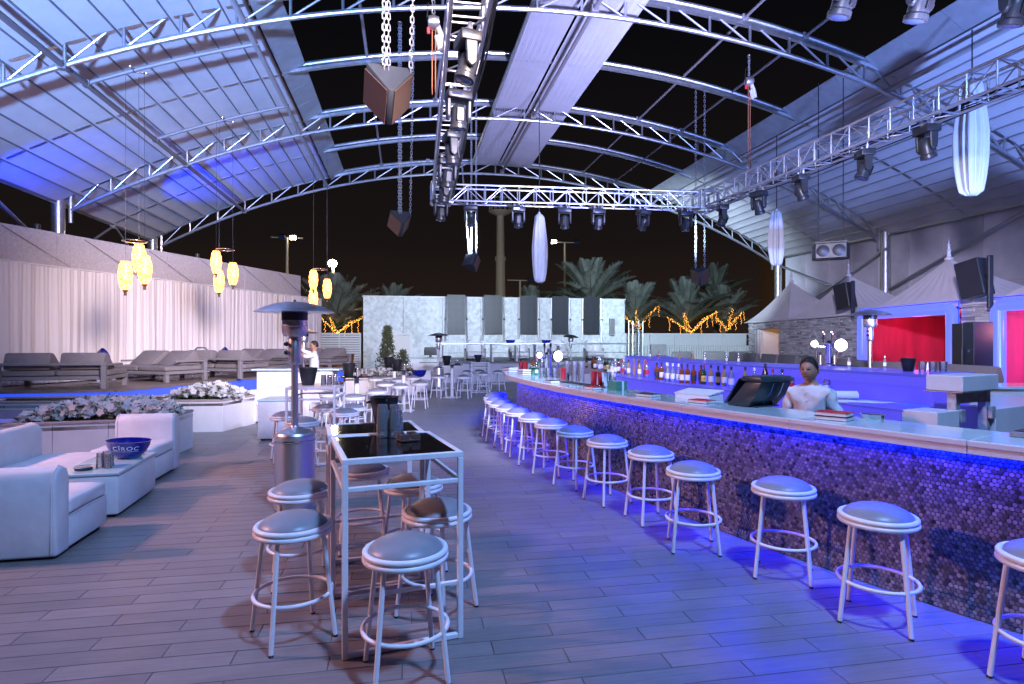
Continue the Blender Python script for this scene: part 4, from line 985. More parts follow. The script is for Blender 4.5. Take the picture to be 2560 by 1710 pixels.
# ------------------------------------------------------------------ daybeds on the deck
def daybed(label, x, y, rz):
    t = thing('daybed', label, 'daybed', (x, y, DZ), rz, 'grey daybeds on the lounge deck'); W, D_ = 2.1, 1.25
    for sx_ in (-1, 1):
        for yy_ in (-D_ / 2 + .06, D_ / 2 - .06): block('leg', (sx_ * (W / 2 - .06), yy_, .13 if yy_ < 0 else .26), (.1, .1, .26 if yy_ < 0 else .52), lounge_frame, t)
    MB().b2((-W / 2, -D_ / 2, .20), (W / 2, D_ / 2 - .12, .28)).build('platform', lounge_frame, t, bevel=.008)
    MB().b2((-W / 2, D_ / 2 - .11, .52), (W / 2, D_ / 2 - .01, .58)).build('back_rail', lounge_frame, t, bevel=.008)
    for sx_ in (-1, 1):
        me = cushion((sx_ * W / 4 - W / 4 + .01, -D_ / 2 + .01, .285), (sx_ * W / 4 + W / 4 - .01, D_ / 2 - .16, .41), .02, sx_ + int(x * 7)); me.materials.append(lounge_cushion); obj('seat_cushion', me, t)
        pr = [(-.28, .425), (.34, .425), (.34, .60), (.28, .78), (.22, .80), (.12, .78)]
        MB().prism([(p[0] + .12, p[1]) for p in pr], sx_ * W / 4 - .43, sx_ * W / 4 + .43, M=Matrix(((0, 0, 1), (1, 0, 0), (0, 1, 0)))).build('wedge_backrest', lounge_cushion, t, bevel=.03, seg=2)
        MB().b2((sx_ * (W / 2 - .05) - .04, -D_ / 2 + .3, .50), (sx_ * (W / 2 - .05) + .04, D_ / 2 - .115, .55)).build('arm_rail', lounge_frame, t, bevel=.006)
    return t
daybed('grey daybed seen from behind at the near end of the deck', -7.55, 14.75, PI + .06)
daybed('grey daybed facing the camera, behind the first flower planter', -6.5, 17.1, -.55)
daybed('grey daybed seen from behind in the middle of the deck', -5.15, 18.2, PI - .45)
daybed('grey daybed facing the camera beside the heater pole', -4.85, 20.6, -.6)
daybed('far grey daybed with wedge cushions beyond the waiter', -3.2, 22.6, -.55)
t = thing('loop_rail', 'bent metal loop rail standing behind the daybeds', 'rail', (-5.9, 18.5, DZ)); MB().path([(-.25, 0, 0), (-.22, 0, .75), (-.1, 0, .86), (.1, 0, .86), (.2, 0, .75), (.35, 0, .3)], .025, 8).build('tube', brushed, t); rod('cross_bar', (-1.2, .1, .55), (1.4, .1, .55), .02, steel, t)
# blue bowls
def bowl(label, x, y, z, s_=1., rz=0, text=False, tilt=0.):
    t = thing('blue_bowl', label, 'bowl', (x, y, z), rz, 'blue ice bowls'); t.scale = (s_, s_, s_); t.rotation_euler = (0, tilt, rz)
    prof = [(.0, 0), (.09, .0), (.125, .012), (.165, .06), (.195, .13), (.205, .175), (.209, .18), (.203, .18), (.19, .13), (.158, .065), (.115, .022), (0, .02)]
    MB().lathe(prof, 48).build('shell', blue_plastic, t, smooth=60)
    if text:
        cu = bpy.data.curves.new('lettering', 'FONT'); cu.body = 'C\u00ceROC'; cu.size = .058; cu.align_x = 'CENTER'; cu.space_character = 1.15; cu.extrude = .0006
        to = bpy.data.objects.new('tmp', cu); C.objects.link(to); dg = bpy.context.evaluated_depsgraph_get(); me = bpy.data.meshes.new_from_object(to.evaluated_get(dg)); bpy.data.objects.remove(to)
        def R_at(z_):
            for (r0, z0), (r1, z1) in zip(prof[1:6], prof[2:7]):
                if z0 <= z_ <= z1 and z1 > z0: return r0 + (r1 - r0) * (z_ - z0) / (z1 - z0)
            return .205
        def wrap(mm):
            for v in mm.vertices:
                z_ = .098 + v.co.y; R_ = R_at(z_) + .0015 + v.co.z; a = -PI / 2 + v.co.x * 1.25 / .19
                v.co = (R_ * cos(a), R_ * sin(a), z_)
        wrap(me); me.materials.clear(); me.materials.append(paper); obj('lettering', me, t)
        ln = MB()
        for k in range(24): ln.add([(-.10 + .2 * k / 24, -.014, 0), (-.10 + .2 * (k + 1) / 24, -.014, 0), (-.10 + .2 * (k + 1) / 24, -.011, 0), (-.10 + .2 * k / 24, -.011, 0)], [(0, 1, 2, 3)])
        lm = ln.mesh('underline', paper, smooth=0); wrap(lm); obj('underline', lm, t)
    return t
bowl('large blue ice bowl with white lettering on the low table', -3.06, 7.2, .452, 1.06, .26, True, .06)
bowl('tilted blue bowl on the deck behind the near daybed', -7.6, 16.3, DZ + .62, 1, 0, False, 1.2)
bowl('tilted blue bowl on the deck behind the middle daybed', -5.6, 19.4, DZ + .62, 1, 0, False, 1.2)
bowl('blue bowl on the white stage table, first from the heater', 4.65, 25.9, SZ + .76, 1.1)
bowl('blue bowl on the stage beside the beer taps', 6.3, 25.9, SZ + .76, 1.1)
bowl('blue bowl on the white sofa table behind the round tables', .42, 19.0, .6, 1.2)
for i, (x, y) in enumerate(((-7.6, 16.3), (-5.6, 19.4))):
    t = thing('side_table', f'small white side table under the {("nearer", "farther")[i]} tilted blue bowl', 'table', (x, y, DZ), 0, 'side tables on the deck'); rod('leg', (0, 0, 0), (0, 0, .6), .03, white_metal, t); MB().lathe([(.25, .6), (.26, .61), (.25, .62)], 24).build('table_top', white_metal, t); MB().lathe([(.2, 0), (.2, .015), (.04, .03)], 20).build('foot_disc', white_metal, t)
# stage furniture
for i, x in enumerate((3.2, 5.3, 7.2, 9.0)):
    t = thing('tub_chair', f'white high-backed tub chair on the stage, {ORD[i]} from the heater', 'armchair', (x, 27.2, SZ), 0, 'tub chairs on the stage')
    MB().b2((-.4, -.35, .1), (.4, .35, .42)).build('seat', white_leather, t, bevel=.03, seg=2)
    pts = [(.52 * cos(a), .45 * sin(a)) for a in [PI * k / 14 for k in range(15)]]
    mb = MB()
    for k in range(14):
        a, b_ = Vector((*pts[k], 0)), Vector((*pts[k + 1], 0)); a2, b2_ = a * .82, b_ * .82; h1 = .55 + .45 * sin(PI * k / 14); h2 = .55 + .45 * sin(PI * (k + 1) / 14)
        mb.add([(a.x, a.y, 0), (b_.x, b_.y, 0), (b_.x, b_.y, h2), (a.x, a.y, h1), (a2.x, a2.y, 0), (b2_.x, b2_.y, 0), (b2_.x, b2_.y, h2), (a2.x, a2.y, h1)], [(0, 1, 2, 3), (4, 7, 6, 5), (3, 2, 6, 7), (0, 4, 5, 1)])
    mb.build('curved_back', white_leather, t); 
for i, x in enumerate((4.35, 6.35)):
    t = thing('stage_table', f'white rectangular table on the stage, {("nearer the heater", "nearer the beer taps")[i]}', 'table', (x, 25.9, SZ), 0, 'white tables on the stage')
    MB().b2((-.6, -.3, .70), (.6, .3, .75)).build('table_top', white_metal, t, bevel=.01)
    for sx_ in (-1, 1): MB().b2((sx_ * .55 - .04, -.28, 0), (sx_ * .55 + .04, .28, .7)).build('leg', white_metal, t, bevel=.006)
t = thing('host_desk', 'white reception desk with a monitor near the far wall', 'desk', (1.0, 26.6, 0)); MB().b2((-1.1, -.4, 0), (1.0, .4, .98)).build('body', planter_white, t, bevel=.01); MB().b2((-1.15, -.45, .982), (1.05, .45, 1.02)).build('top', counter_white, t, bevel=.005); block('drawer_slot', (0, -.402, .8), (.8, .01, .03), dark_steel, t)
t = thing('monitor', 'small dark monitor on the reception desk', 'monitor', (1.1, 26.5, 1.02)); MB().b2((-.28, -.04, .1), (.28, .04, .46)).build('screen', black_plastic, t, bevel=.02); MB().b2((-.06, -.03, 0), (.06, .05, .12)).build('stand', black_plastic, t); MB().b2((-.15, -.1, 0), (.15, .1, .015)).build('foot', black_plastic, t)
t = thing('service_station', 'white waiter station with stone top behind the white table', 'cabinet', (-2.5, 14.9, 0), -.12); MB().b2((-.95, -.3, 0), (.15, .3, 1.05)).build('body', planter_white, t, bevel=.01); MB().b2((.23, -.32, 0), (.82, .28, 1.03)).build('door_panel', planter_white, t, bevel=.01); MB().b2((-1.05, -.38, 1.053), (1.0, .38, 1.09)).build('stone_top', counter_white, t, bevel=.005); rod('steel_post', (.19, -.25, 0), (.19, -.25, 1.05), .03, brushed, t)
# copper lamp shades / pots and louvre shelter at the far lounge end
for i, x in enumerate((-3.75, -2.75)):
    t = thing('copper_pot', f'wide copper planter pot at the far lounge end, {("nearer the curtain", "nearer the door")[i]}', 'pot', (x, 26.6, 0), 0, 'copper pots'); MB().lathe([(.3, 0), (.45, .6), (.52, 1.05), (.54, 1.2), (.5, 1.2), (.44, .7)], 28).build('shell', copper, t); MB().lathe([(.49, 1.12), (0, 1.14)], 20).build('soil', dirt, t)
# ------------------------------------------------------------------ pendant lamp clusters
def pendant(label, x, y, z, top, lamps, s_=1.):
    t = thing('pendant_cluster', label, 'pendant lamp', (x, y, z), 0, 'clusters of glowing bead pendants')
    MB().torus((0, 0, 0), .225, .011, 36, 8).build('ring', chrome, t, smooth=60)
    br = MB()
    for k in range(3):
        a = .5 + k * 2 * PI / 3; br.path([(0, 0, 0), (.2 * cos(a), .2 * sin(a), .03)], .008, 6)
        br.lathe([(0, -.03), (.03, -.015), (.035, .01), (0, .025)], 12, c=(.2 * cos(a), .2 * sin(a), .03))
    bo = br.build('ceiling_bracket', chrome, t); bo.location = (0, 0, top - z)
    for k, (a, dz) in enumerate(lamps):
        px, py = .21 * cos(a), .21 * sin(a)
        prof = []
        for i in range(15):
            f_ = i / 14; r = .055 + .075 * math.sin(PI * (f_ * .88 + .08)) ** .8; prof.append((r, -.60 * f_))
        mb = MB().lathe(prof, 22)
        mb.v = [((x_ * (1 + .09 * sin(41 * zz + 7 * math.atan2(y_, x_)) )), y_ * (1 + .09 * sin(41 * zz + 7 * math.atan2(y_, x_))), zz) for (x_, y_, zz) in mb.v]
        sh = mb.build('bead_shade', pend_glow, t, smooth=60); sh.location = (px, py, dz)
        obj('lamp_base', MB().lathe([(.062, -.585), (.045, -.63), (.028, -.64), (.028, -.72), (.0, -.72)], 16).mesh('lamp_base', pend_brown), sh)
        rod('cable', (px, py, dz), (px * .95, py * .95, top - z), .0035, dark_steel, t, 5)
    return t
pendant('nearest pendant cluster of glowing bead lamps above the lounge', -5.6, 13.5, 3.85, arch(-5.6, .6), ((2.9, -.42), (1.6, -.03), (-.2, -.30)))
pendant('middle pendant cluster of glowing bead lamps above the lounge', -4.8, 16.9, 4.22, arch(-4.8, .6), ((2.6, -.55), (3.4, -.05), (-.1, -.35)))
pendant('farthest pendant cluster of glowing bead lamps near the hood of the heater', -2.63, 19.05, 4.0, arch(-2.63, .6), ((3.0, -.62), (3.6, -.04), (.1, -.30)))

# ------------------------------------------------------------------ small things on tables and bar
def ice_bucket(label, x, y, z, s_=1.):
    t = thing('ice_bucket', label, 'ice bucket', (x, y, z), 0, 'black ice buckets'); t.scale = (s_, s_, s_)
    MB().lathe([(.065, 0), (.07, .004), (.1, .16), (.106, .2), (.11, .205), (.104, .207), (.095, .16), (.06, .012), (0, .012)], 28).build('shell', black_plastic, t, smooth=50)
    for s2 in (-1, 1): MB().path([(s2 * .1, -.03, .17), (s2 * .125, -.03, .165), (s2 * .125, .03, .165), (s2 * .1, .03, .17)], .007, 6).build('handle', black_plastic, t)
def glass_mesh(h=.15, r=.035):
    return MB().lathe([(0, .0), (r * .8, .0), (r * .84, .004), (r, h), (r * .94, h), (r * .76, .014), (0, .012)], 20).mesh('glass', clear_glass, smooth=50)
GL = glass_mesh(); GL2 = glass_mesh(.11, .04)
def glass(label, x, y, z, me=None, group='drinking glasses', flip=True):
    o = obj('drinking_glass', me or GL); o.location = (x, y, z + (.15 if flip else 0)); o.rotation_euler = (PI if flip else 0, 0, 0)
    return tag(o, label, 'glass', group)
for i, (x, y) in enumerate(((-.155, 4.07), (-.075, 4.05))):
    side = ('heater side', 'bar side')[i]
    for k in range(2):
        o = glass(f'upturned clear glass on the black table, {("lower", "upper")[k]} of the {side} stack', x, y, 1.101 + k * .05, None, 'glasses stacked on the black table'); o.scale = (1.12, 1.12, 1.12); o.location.z = 1.101 + k * .05 + .15 * 1.12
for i, (x, y) in enumerate(((-.14, 4.17), (-.055, 4.15))): 
    o = glass(f'upturned clear glass behind the stacks on the black table, {("heater", "bar")[i]} side', x, y, 1.101, None, 'glasses stacked on the black table'); o.scale = (1.12, 1.12, 1.12); o.location.z = 1.101 + .168
ice_bucket('large black ice bucket at the back edge of the black table', -.165, 4.70, 1.10, 1.04)
def ashtray(label, x, y, z, m=brown_wood, rz=0, r=False):
    t = thing('ashtray', label, 'ashtray', (x, y, z), rz, 'ashtrays')
    if r: MB().lathe([(.0, 0), (.075, 0), (.08, .03), (.07, .032), (.06, .012), (0, .01)], 24).build('dish', m, t); MB().lathe([(.081, .028), (.086, .034), (.078, .036)], 24).build('rim', chrome, t)
    else:
        MB().b2((-.065, -.065, 0), (.065, .065, .012)).build('base', m, t, bevel=.003)
        for a in range(4):
            c, s2 = cos(a * PI / 2), sin(a * PI / 2)
            for q in (-1, 1): MB().box((.055 * c - q * .037 * s2, .055 * s2 + q * .037 * c, .029), (.02, .055, .034), a * PI / 2).build('rim_block', m, t, bevel=.003)
    return t
ashtray('square brown ashtray beside the glasses on the black table', .015, 3.90, 1.101, rz=.3)
ashtray('dark round ashtray on the low table beside the blue bowl', -3.2, 6.58, .452, dark_steel, r=True)
for i, (x, y) in enumerate(((-3.09, 6.66), (-3.02, 6.72), (-3.08, 6.76), (-3.0, 6.63))): glass(f'clear glass before the lettered blue bowl, {ORD[i]} of four', x, y, .452, None, 'glasses by the lettered bowl')
ice_bucket('black ice bucket on the white table behind the heater', -1.42, 9.05, 1.1, 1.25)
for i in range(5): glass(f'clear glass on the white table behind the heater, {ORD[i]} of five', -1.2 + (i % 3) * .085, 9.0 + (i // 3) * .1, 1.1, None, 'glasses on the white table')
ashtray('brown ashtray on the white table behind the heater', -.99, 9.12, 1.1, rz=.2)
for j, (x, y, nm) in enumerate(((-1.0, 12.5, 'first round table'), (-.05, 14.95, 'middle round table'), (-.32, 17.1, 'rear round table'), (1.42, 18.2, 'round table nearest the stage'))):
    ice_bucket(f'black ice bucket standing on the {nm}', x - .16, y, 1.03, 1.3)
    for i in range(3): glass(f'clear glass on the {nm}, {ORD[i]} beside the bucket', x + .02 + i * .085, y + .06 * (i % 2), 1.03, None, 'glasses on the round tables')
    ashtray(f'small brown ashtray on the {nm}', x + .16, y - .14, 1.03, rz=.4)
ice_bucket('black ice bucket on the small frame table before the stage', 2.45, 20.0, 1.03, 1.2)
for i in range(2): glass(f'clear glass on the small frame table before the stage, {ORD[i]}', 2.6 + i * .09, 20.0, 1.03)

# bottles on the lit shelf
def bottle_mesh(kind):
    glassm, lab, capm = {'amber': (amber, label_paper, dark_steel), 'dark_amber': (amber, dark_steel, dark_steel), 'clear': (clear_glass, label_paper, white_metal), 'clear_blue': (clear_glass, paper, dark_steel), 'green': (green_glass, yellow_label, red_label), 'black': (dark_glass, gold_glass, dark_steel), 'gold': (gold_glass, label_paper, dark_steel), 'clear_red': (clear_glass, red_label, red_label), 'champagne': (dark_glass, dark_glass, dark_steel), 'rose': (mat('rose_spirit', (.6, .3, .2), .06, trans=.6), gold_glass, gold_glass)}[kind]
    sq = kind in ('dark_amber', 'black')
    if kind == 'champagne': prof = [(0, 0), (.038, 0), (.042, .01), (.042, .15), (.034, .2), (.016, .26), (.014, .30)]
    elif kind == 'rose': prof = [(0, 0), (.034, 0), (.037, .01), (.037, .13), (.03, .17), (.013, .24), (.013, .30)]
    elif sq: prof = [(0, 0), (.040, 0), (.043, .006), (.043, .17), (.038, .19), (.016, .21), (.014, .27)]
    else: prof = [(0, 0), (.035, 0), (.038, .01), (.038, .16), (.032, .19), (.015, .22), (.013, .28)]
    n = 4 if kind == 'black' else 18
    body = MB().lathe(prof, n).mesh('bottle_body', glassm, bevel=.006 if n == 4 else 0, smooth=40)
    r = max(p[0] for p in prof)
    lb = MB().lathe([(r + .0008, .045), (r + .0012, .05), (r + .0012, .125), (r + .0008, .13)], n)
    labm = lb.mesh('label', lab, smooth=40)
    zt = prof[-1][1]; cap = MB().lathe([(.0155, zt - .03), (.0155, zt + .012), (.013, zt + .015), (0, zt + .015)], 12).mesh('cap', capm)
    return body, labm, cap
BM = {}
desc = {'amber': 'amber spirit bottle with pale label', 'dark_amber': 'squat dark amber bottle', 'clear': 'clear spirit bottle with white cap', 'clear_blue': 'clear spirit bottle with dark cap', 'green': 'green bottle with yellow label', 'black': 'square black bottle with gold label', 'gold': 'golden spirit bottle', 'clear_red': 'clear red-capped bottle', 'champagne': 'black champagne bottle', 'rose': 'slim rose-coloured bottle with gold neck'}
bl = [('clear_blue', 4.88, 6.10), ('rose', 4.84, 6.36), ('clear_red', 4.76, 6.58), ('clear_blue', 4.69, 6.66), ('clear_red', 4.61, 6.74), ('champagne', 4.66, 6.97), ('clear', 4.59, 7.1), ('gold', 4.58, 7.3), ('clear_blue', 4.46, 7.45), ('gold', 4.53, 7.75), ('black', 4.5, 7.87), ('gold', 4.46, 8.0), ('green', 4.41, 8.12), ('dark_amber', 4.42, 8.22), ('dark_amber', 4.34, 8.3), ('amber', 4.28, 8.38), ('amber', 4.22, 8.45), ('clear', 4.23, 8.58), ('clear', 4.2, 8.72), ('clear', 4.18, 8.86), ('clear', 4.24, 9.02), ('amber', 4.22, 9.18), ('dark_amber', 4.2, 9.32), ('clear_red', 4.3, 9.98), ('rose', 4.33, 10.14), ('gold', 4.26, 10.22), ('rose', 4.28, 10.3), ('rose', 4.24, 10.42), ('gold', 4.2, 10.6), ('clear_red', 4.1, 10.65), ('clear', 4.2, 10.85), ('clear', 4.12, 11.1), ('amber', 4.26, 11.3), ('clear_blue', 4.2, 11.5), ('green', 4.28, 11.75), ('black', 4.2, 11.95), ('green', 4.34, 12.2), ('clear', 4.24, 12.4), ('clear_blue', 4.34, 12.6), ('amber', 4.28, 12.85), ('clear', 4.42, 13.0), ('dark_amber', 4.36, 13.25), ('dark_amber', 4.44, 13.5), ('black', 4.36, 13.75)]
def bottle(kind, x, y, z, label, group, s_=1.):
    if kind not in BM: BM[kind] = bottle_mesh(kind)
    t = thing('bottle', label, 'bottle', (x, y, z), rnd.random() * 6, group); t.scale = (s_, s_, s_)
    b_ = obj('bottle_body', BM[kind][0], t); obj('bottle_label', BM[kind][1], t); obj('cap', BM[kind][2], t); return t
cnt = {}
for i, (k, x, y) in enumerate(bl):
    c_ = cnt[k] = cnt.get(k, 0) + 1
    b_ = bottle(k, x, y, 1.102, f'{desc[k]} on the lit back-bar shelf, {ORD[c_ - 1]} such from the camera', 'bottles on the lit shelf', 1.0 if k != 'champagne' else 1.12)
    if k == 'green':
        cu = bpy.data.curves.new('lettering', 'FONT'); cu.body = 'JB'; cu.size = .05; cu.align_x = 'CENTER'; cu.materials.append(red_label); cu.extrude = .001
        to = bpy.data.objects.new('lettering', cu); C.objects.link(to); dg = bpy.context.evaluated_depsgraph_get(); me = bpy.data.meshes.new_from_object(to.evaluated_get(dg)); bpy.data.objects.remove(to)
        lo = obj('lettering', me, b_); b_.rotation_euler.z = -.45; lo.location = (0, -.041, .068); lo.rotation_euler = (PI / 2, 0, 0)
# straw holders, cups, shakers, papers on the counter
def cup_stack(label, x, y, z, h=.3, r=.042, m=None, n=5):
    t = thing('cup_stack', label, 'cups', (x, y, z), 0, 'stacks of clear cups')
    for k in range(n): obj('cup', GL2, t, Matrix.Translation((0, 0, k * (h - .11) / max(1, n - 1))) @ Matrix.Diagonal((r / .04, r / .04, 1, 1)))
for i, (x, y) in enumerate(((2.42, 8.62), (2.5, 8.5), (2.46, 8.34), (2.53, 8.22), (2.58, 8.42))): cup_stack(f'tall stack of clear cups on the bar, {ORD[i]} of five beside the taps', x, y, BZ, .30 - .02 * (i % 2))
def shaker(label, x, y, z, m, h=.17, group='shaker tins on the bar'):
    t = thing('shaker_tin', label, 'shaker', (x, y, z), 0, group); MB().lathe([(.033, 0), (.036, .005), (.045, h), (.047, h + .004), (.043, h), (.034, .01), (0, .008)], 24).build('tin', m, t); MB().lathe([(.0365, .004), (.038, .01), (.0365, .016)], 24).build('foot_band', chrome, t)
for i, (x, y, m_) in enumerate(((2.32, 8.47, red_tin), (2.48, 7.5, red_tin), (2.56, 7.44, red_tin), (2.55, 7.25, chrome), (2.62, 7.32, chrome), (2.2, 11.1, red_tin), (2.25, 10.9, red_tin))):
    shaker(('red shaker tin beside the clear cup stacks', 'red shaker tin next to the straw holder, nearer the bar edge', 'red shaker tin next to the straw holder, farther from the edge', 'steel shaker cup beside the red tins', 'second steel cup behind the first beside the straws', 'distant red tin at the far bend of the bar', 'second distant red tin at the far bend of the bar')[i], x, y, BZ, m_, .19)
def straws(label, x, y, z, n=26, h=.22, liquid=None):
    t = thing('straw_holder', label, 'straws', (x, y, z), 0, 'straw holders'); obj('holder', GL2, t, Matrix.Diagonal((1.3, 1.3, 1.25, 1)))
    mb = MB(); R_ = random.Random(int(x * 100))
    for k in range(n): a = R_.random() * 6.28; r = R_.random() * .035; mb.cyl((r * cos(a), r * sin(a), .02), (r * 1.5 * cos(a), r * 1.5 * sin(a), h * R_.uniform(.9, 1.05)), .004, n=5)
    mb.build('straw_bundle', paper, t)
    if liquid: MB().lathe([(0, .018), (.045, .018), (.048, .1), (0, .1)], 16).build('lime_wedges', liquid, t)
straws('white straws in a clear holder beside the green box', 2.74, 7.55, BZ); straws('second bunch of white straws beside the green box', 2.66, 7.28, BZ, 20, .18)
t = thing('green_napkin_box', 'green patterned box with white band on the bar', 'box', (2.56, 6.82, BZ), .5); MB().b2((-.1, -.07, 0), (.1, .07, .11)).build('carton', green_box, t, bevel=.003); MB().b2((.0, -.072, -.0), (.035, .072, .112)).build('white_band', paper, t)
t = thing('bar_mat', 'long dark rubber mat along the bar edge', 'mat', (2.42, 7.75, BZ), -1.37); MB().b2((-.55, -.08, 0), (.55, .08, .012)).build('pad', black_plastic, t, bevel=.003); MB().b2((-.55, -.09, .002), (.55, -.081, .02)).build('rim', black_plastic, t)
def book(label, x, y, z, rz, top, n=2, w_=.22, d=.15):
    t = thing('menu_book', label, 'menu', (x, y, z), rz, 'menus on the bar')
    for k in range(n):
        MB().b2((-w_ / 2, -d / 2, k * .032 + .004), (w_ / 2, d / 2, k * .032 + .026)).build('pages', paper, t); MB().b2((-w_ / 2 - .004, -d / 2 - .004, k * .032 + .0265), (w_ / 2 + .004, d / 2 + .004, k * .032 + .031)).build('cover', top if k == n - 1 else dark_steel, t); MB().b2((-w_ / 2 - .004, -d / 2 - .004, k * .032), (w_ / 2 + .004, d / 2 + .004, k * .032 + .0038)).build('back_cover', dark_steel, t)
book('red and white menu stack in front of the bartender', 3.22, 3.95, BZ, -1.0, red_label)
book('dark red menu lying beside the white folder', 2.84, 5.27, BZ, -1.1, red_label, 1, .2, .15)
book('dark menu lying alone on the bar before the white folder', 2.6, 6.0, BZ, -1.15, dark_steel, 1)
book('small red menu beside the red shaker tins', 2.3, 7.0, BZ, -1.2, red_label, 1, .18, .13)
book('grey menu lying near the clear cup stacks', 2.09, 8.25, BZ, -1.3, dark_steel, 1, .2, .14)
book('white menu stack near the far bend of the bar', 2.08, 10.2, BZ, -1.3, paper, 3, .22, .16)
book('magazines piled at the far bend of the bar', 2.0, 11.2, BZ, -1.2, dark_steel, 3, .26, .2)
t = thing('white_folder', 'open white folder standing on the bar edge', 'folder', (3.05, 5.72, BZ - .2), -1.05); MB().b2((-.2, -.14, .17), (.2, .14, .24)).build('sleeve', paper, t, bevel=.004); MB().box((0, .0, .265), (.42, .28, .012), rx=.12).build('flap', paper, t)
ashtray('round chrome ashtray in front of the white panel', 3.58, 3.97, BZ, chrome, r=True); 
t = thing('butt_tray', 'grey square dish at the picture edge of the counter', 'dish', (3.84, 3.02, BZ), .4); MB().b2((-.09, -.07, 0), (.09, .07, .035)).build('dish', lounge_frame, t, bevel=.006); MB().b2((-.07, -.05, .0355), (.07, .05, .04)).build('inset', dark_steel, t)
t = thing('paper_roll', 'white paper roll lying on the lit shelf', 'paper roll', (4.75, 5.72, 1.15), -.25); MB().cyl((-.17, 0, 0), (.17, 0, 0), .048, n=24).build('roll', paper, t); MB().cyl((-.175, 0, 0), (.175, 0, 0), .02, n=16).build('core', red_label, t); MB().grid([[(-.16 + .6 * k / 8, -.048 - j * .1, -.046 + .004 * sin(k)) for k in range(9)] for j in range(4)]).build('loose_sheet', paper, t)
# till
t = thing('till_screen', 'dark till terminal with tilted screen seen from behind on the bar', 'till', (3.22, 4.92, BZ), .3)
Mp = Matrix(((0, 0, 1), (1, 0, 0), (0, 1, 0)))
pm_ = mat('till_plastic', (.02, .03, .034), .35, var=.08)
MB().prism([(-.22, .235), (-.19, .285), (.0, .285), (.035, .25), (-.0, .235)], -.21, .21, M=Mp).build('screen_back', pm_, t, bevel=.012, seg=2)
MB().prism([(-.2, .232), (-.02, .232), (.10, .10), (.19, .005), (-.04, .005), (-.14, .11)], -.20, .20, M=Mp).build('body', pm_, t, bevel=.012, seg=2)
MB().prism([(.045, .262), (.06, .25), (.23, .02), (.21, .01)], -.2, .21, M=Mp).build('screen', lens_glass, t, bevel=.004)
MB().b2((-.16, -.1, 0), (.16, .16, .012)).build('foot_plate', pm_, t, bevel=.004)
bluec = mat('blue_cable', (.02, .10, .3), .5)
for x, m_ in ((-.05, bluec), (.02, black_plastic), (.08, steel)): MB().path([(x, -.205, .22), (x + .01, -.16, .13), (x + .02, -.08, .06), (x + .03, -.07, .0)], .005, 6).build('cable', m_, t)
# beer taps
def tap_tower(label, x, y, z, rz, s_=1.):
    t = thing('beer_tap', label, 'beer tap', (x, y, z), rz, 'chrome beer taps'); t.scale = (s_, s_, s_)
    MB().lathe([(.08, 0), (.08, .02), (.055, .035), (.055, .30), (.062, .31), (.062, .33), (.03, .36), (0, .37)], 28).build('column', chrome, t)
    for k, (dx, dz, r) in enumerate(((-.19, .30, .05), (.15, .28, .085))):
        rod('arm', (0, 0, .27), (dx, -.03, .28), .014, chrome, t, 8)
        MB().lathe([(r + .012, 0), (r + .012, .02), (r, .024)], 28, M=Matrix.Rotation(PI / 2, 3, 'X')).build('medallion_ring', chrome, t).location = (dx, -.03, dz + .02)
        MB().lathe([(r, .024), (r * .6, .03), (0, .032)], 28, M=Matrix.Rotation(PI / 2, 3, 'X')).build('medallion', tap_glow, t).location = (dx, -.03, dz + .02)
        MB().path([(dx * .8, -.07, .22), (dx * .8, -.1, .2), (dx * .8, -.1, .12)], .011, 6).build('spout', chrome, t)
    for dx in (-.08, .03): MB().lathe([(.008, .34), (.012, .42), (.02, .47), (.014, .5), (0, .505)], 10).build('handle', chrome, t).location = (dx, -.02, 0)
tap_tower('lit chrome beer tap tower at the far bend of the bar', 2.47, 10.0, BZ, .3, 1.12)
tap_tower('lit chrome beer tap tower on the raised lit counter', 5.62, 6.98, 1.42, -.7, .92)
for i, (x, y) in enumerate(((4.9, 9.9), (5.0, 9.6), (4.8, 8.8), (4.95, 8.4), (5.0, 8.15), (4.9, 11.2), (4.86, 10.7), (5.6, 6.6), (5.85, 6.3))):
    bottle(('rose', 'rose', 'clear', 'clear', 'clear', 'clear', 'clear_red', 'clear_blue', 'clear')[i], x, y, 1.42, f'small pourer bottle on the raised lit counter, {ORD[i]} counted from the tap', 'bottles on the raised counter', .5)
# things at the rear counter
bottle('amber', 6.55, 6.68, BZ, 'large amber bottle with red label on the rear counter', 'rear counter bottles', 1.3)
ice_bucket('black ice bucket on the rear counter', 6.35, 7.0, BZ, 1.0); straws('white straws over lime wedges on the rear counter', 6.95, 6.75, BZ, 26, .3, green_glass); glass('clear glass beside the bucket on the rear counter', 6.16, 6.95, BZ)
ice_bucket('black ice bucket on the raised lit counter end', 5.4, 5.5, 1.42, .7)
for i in range(3): glass(f'upturned glass on the raised lit counter end, {ORD[i]} of three', 5.5 + .1 * i, 5.42 - .03 * i, 1.42, GL2, 'glasses on the raised counter', False)

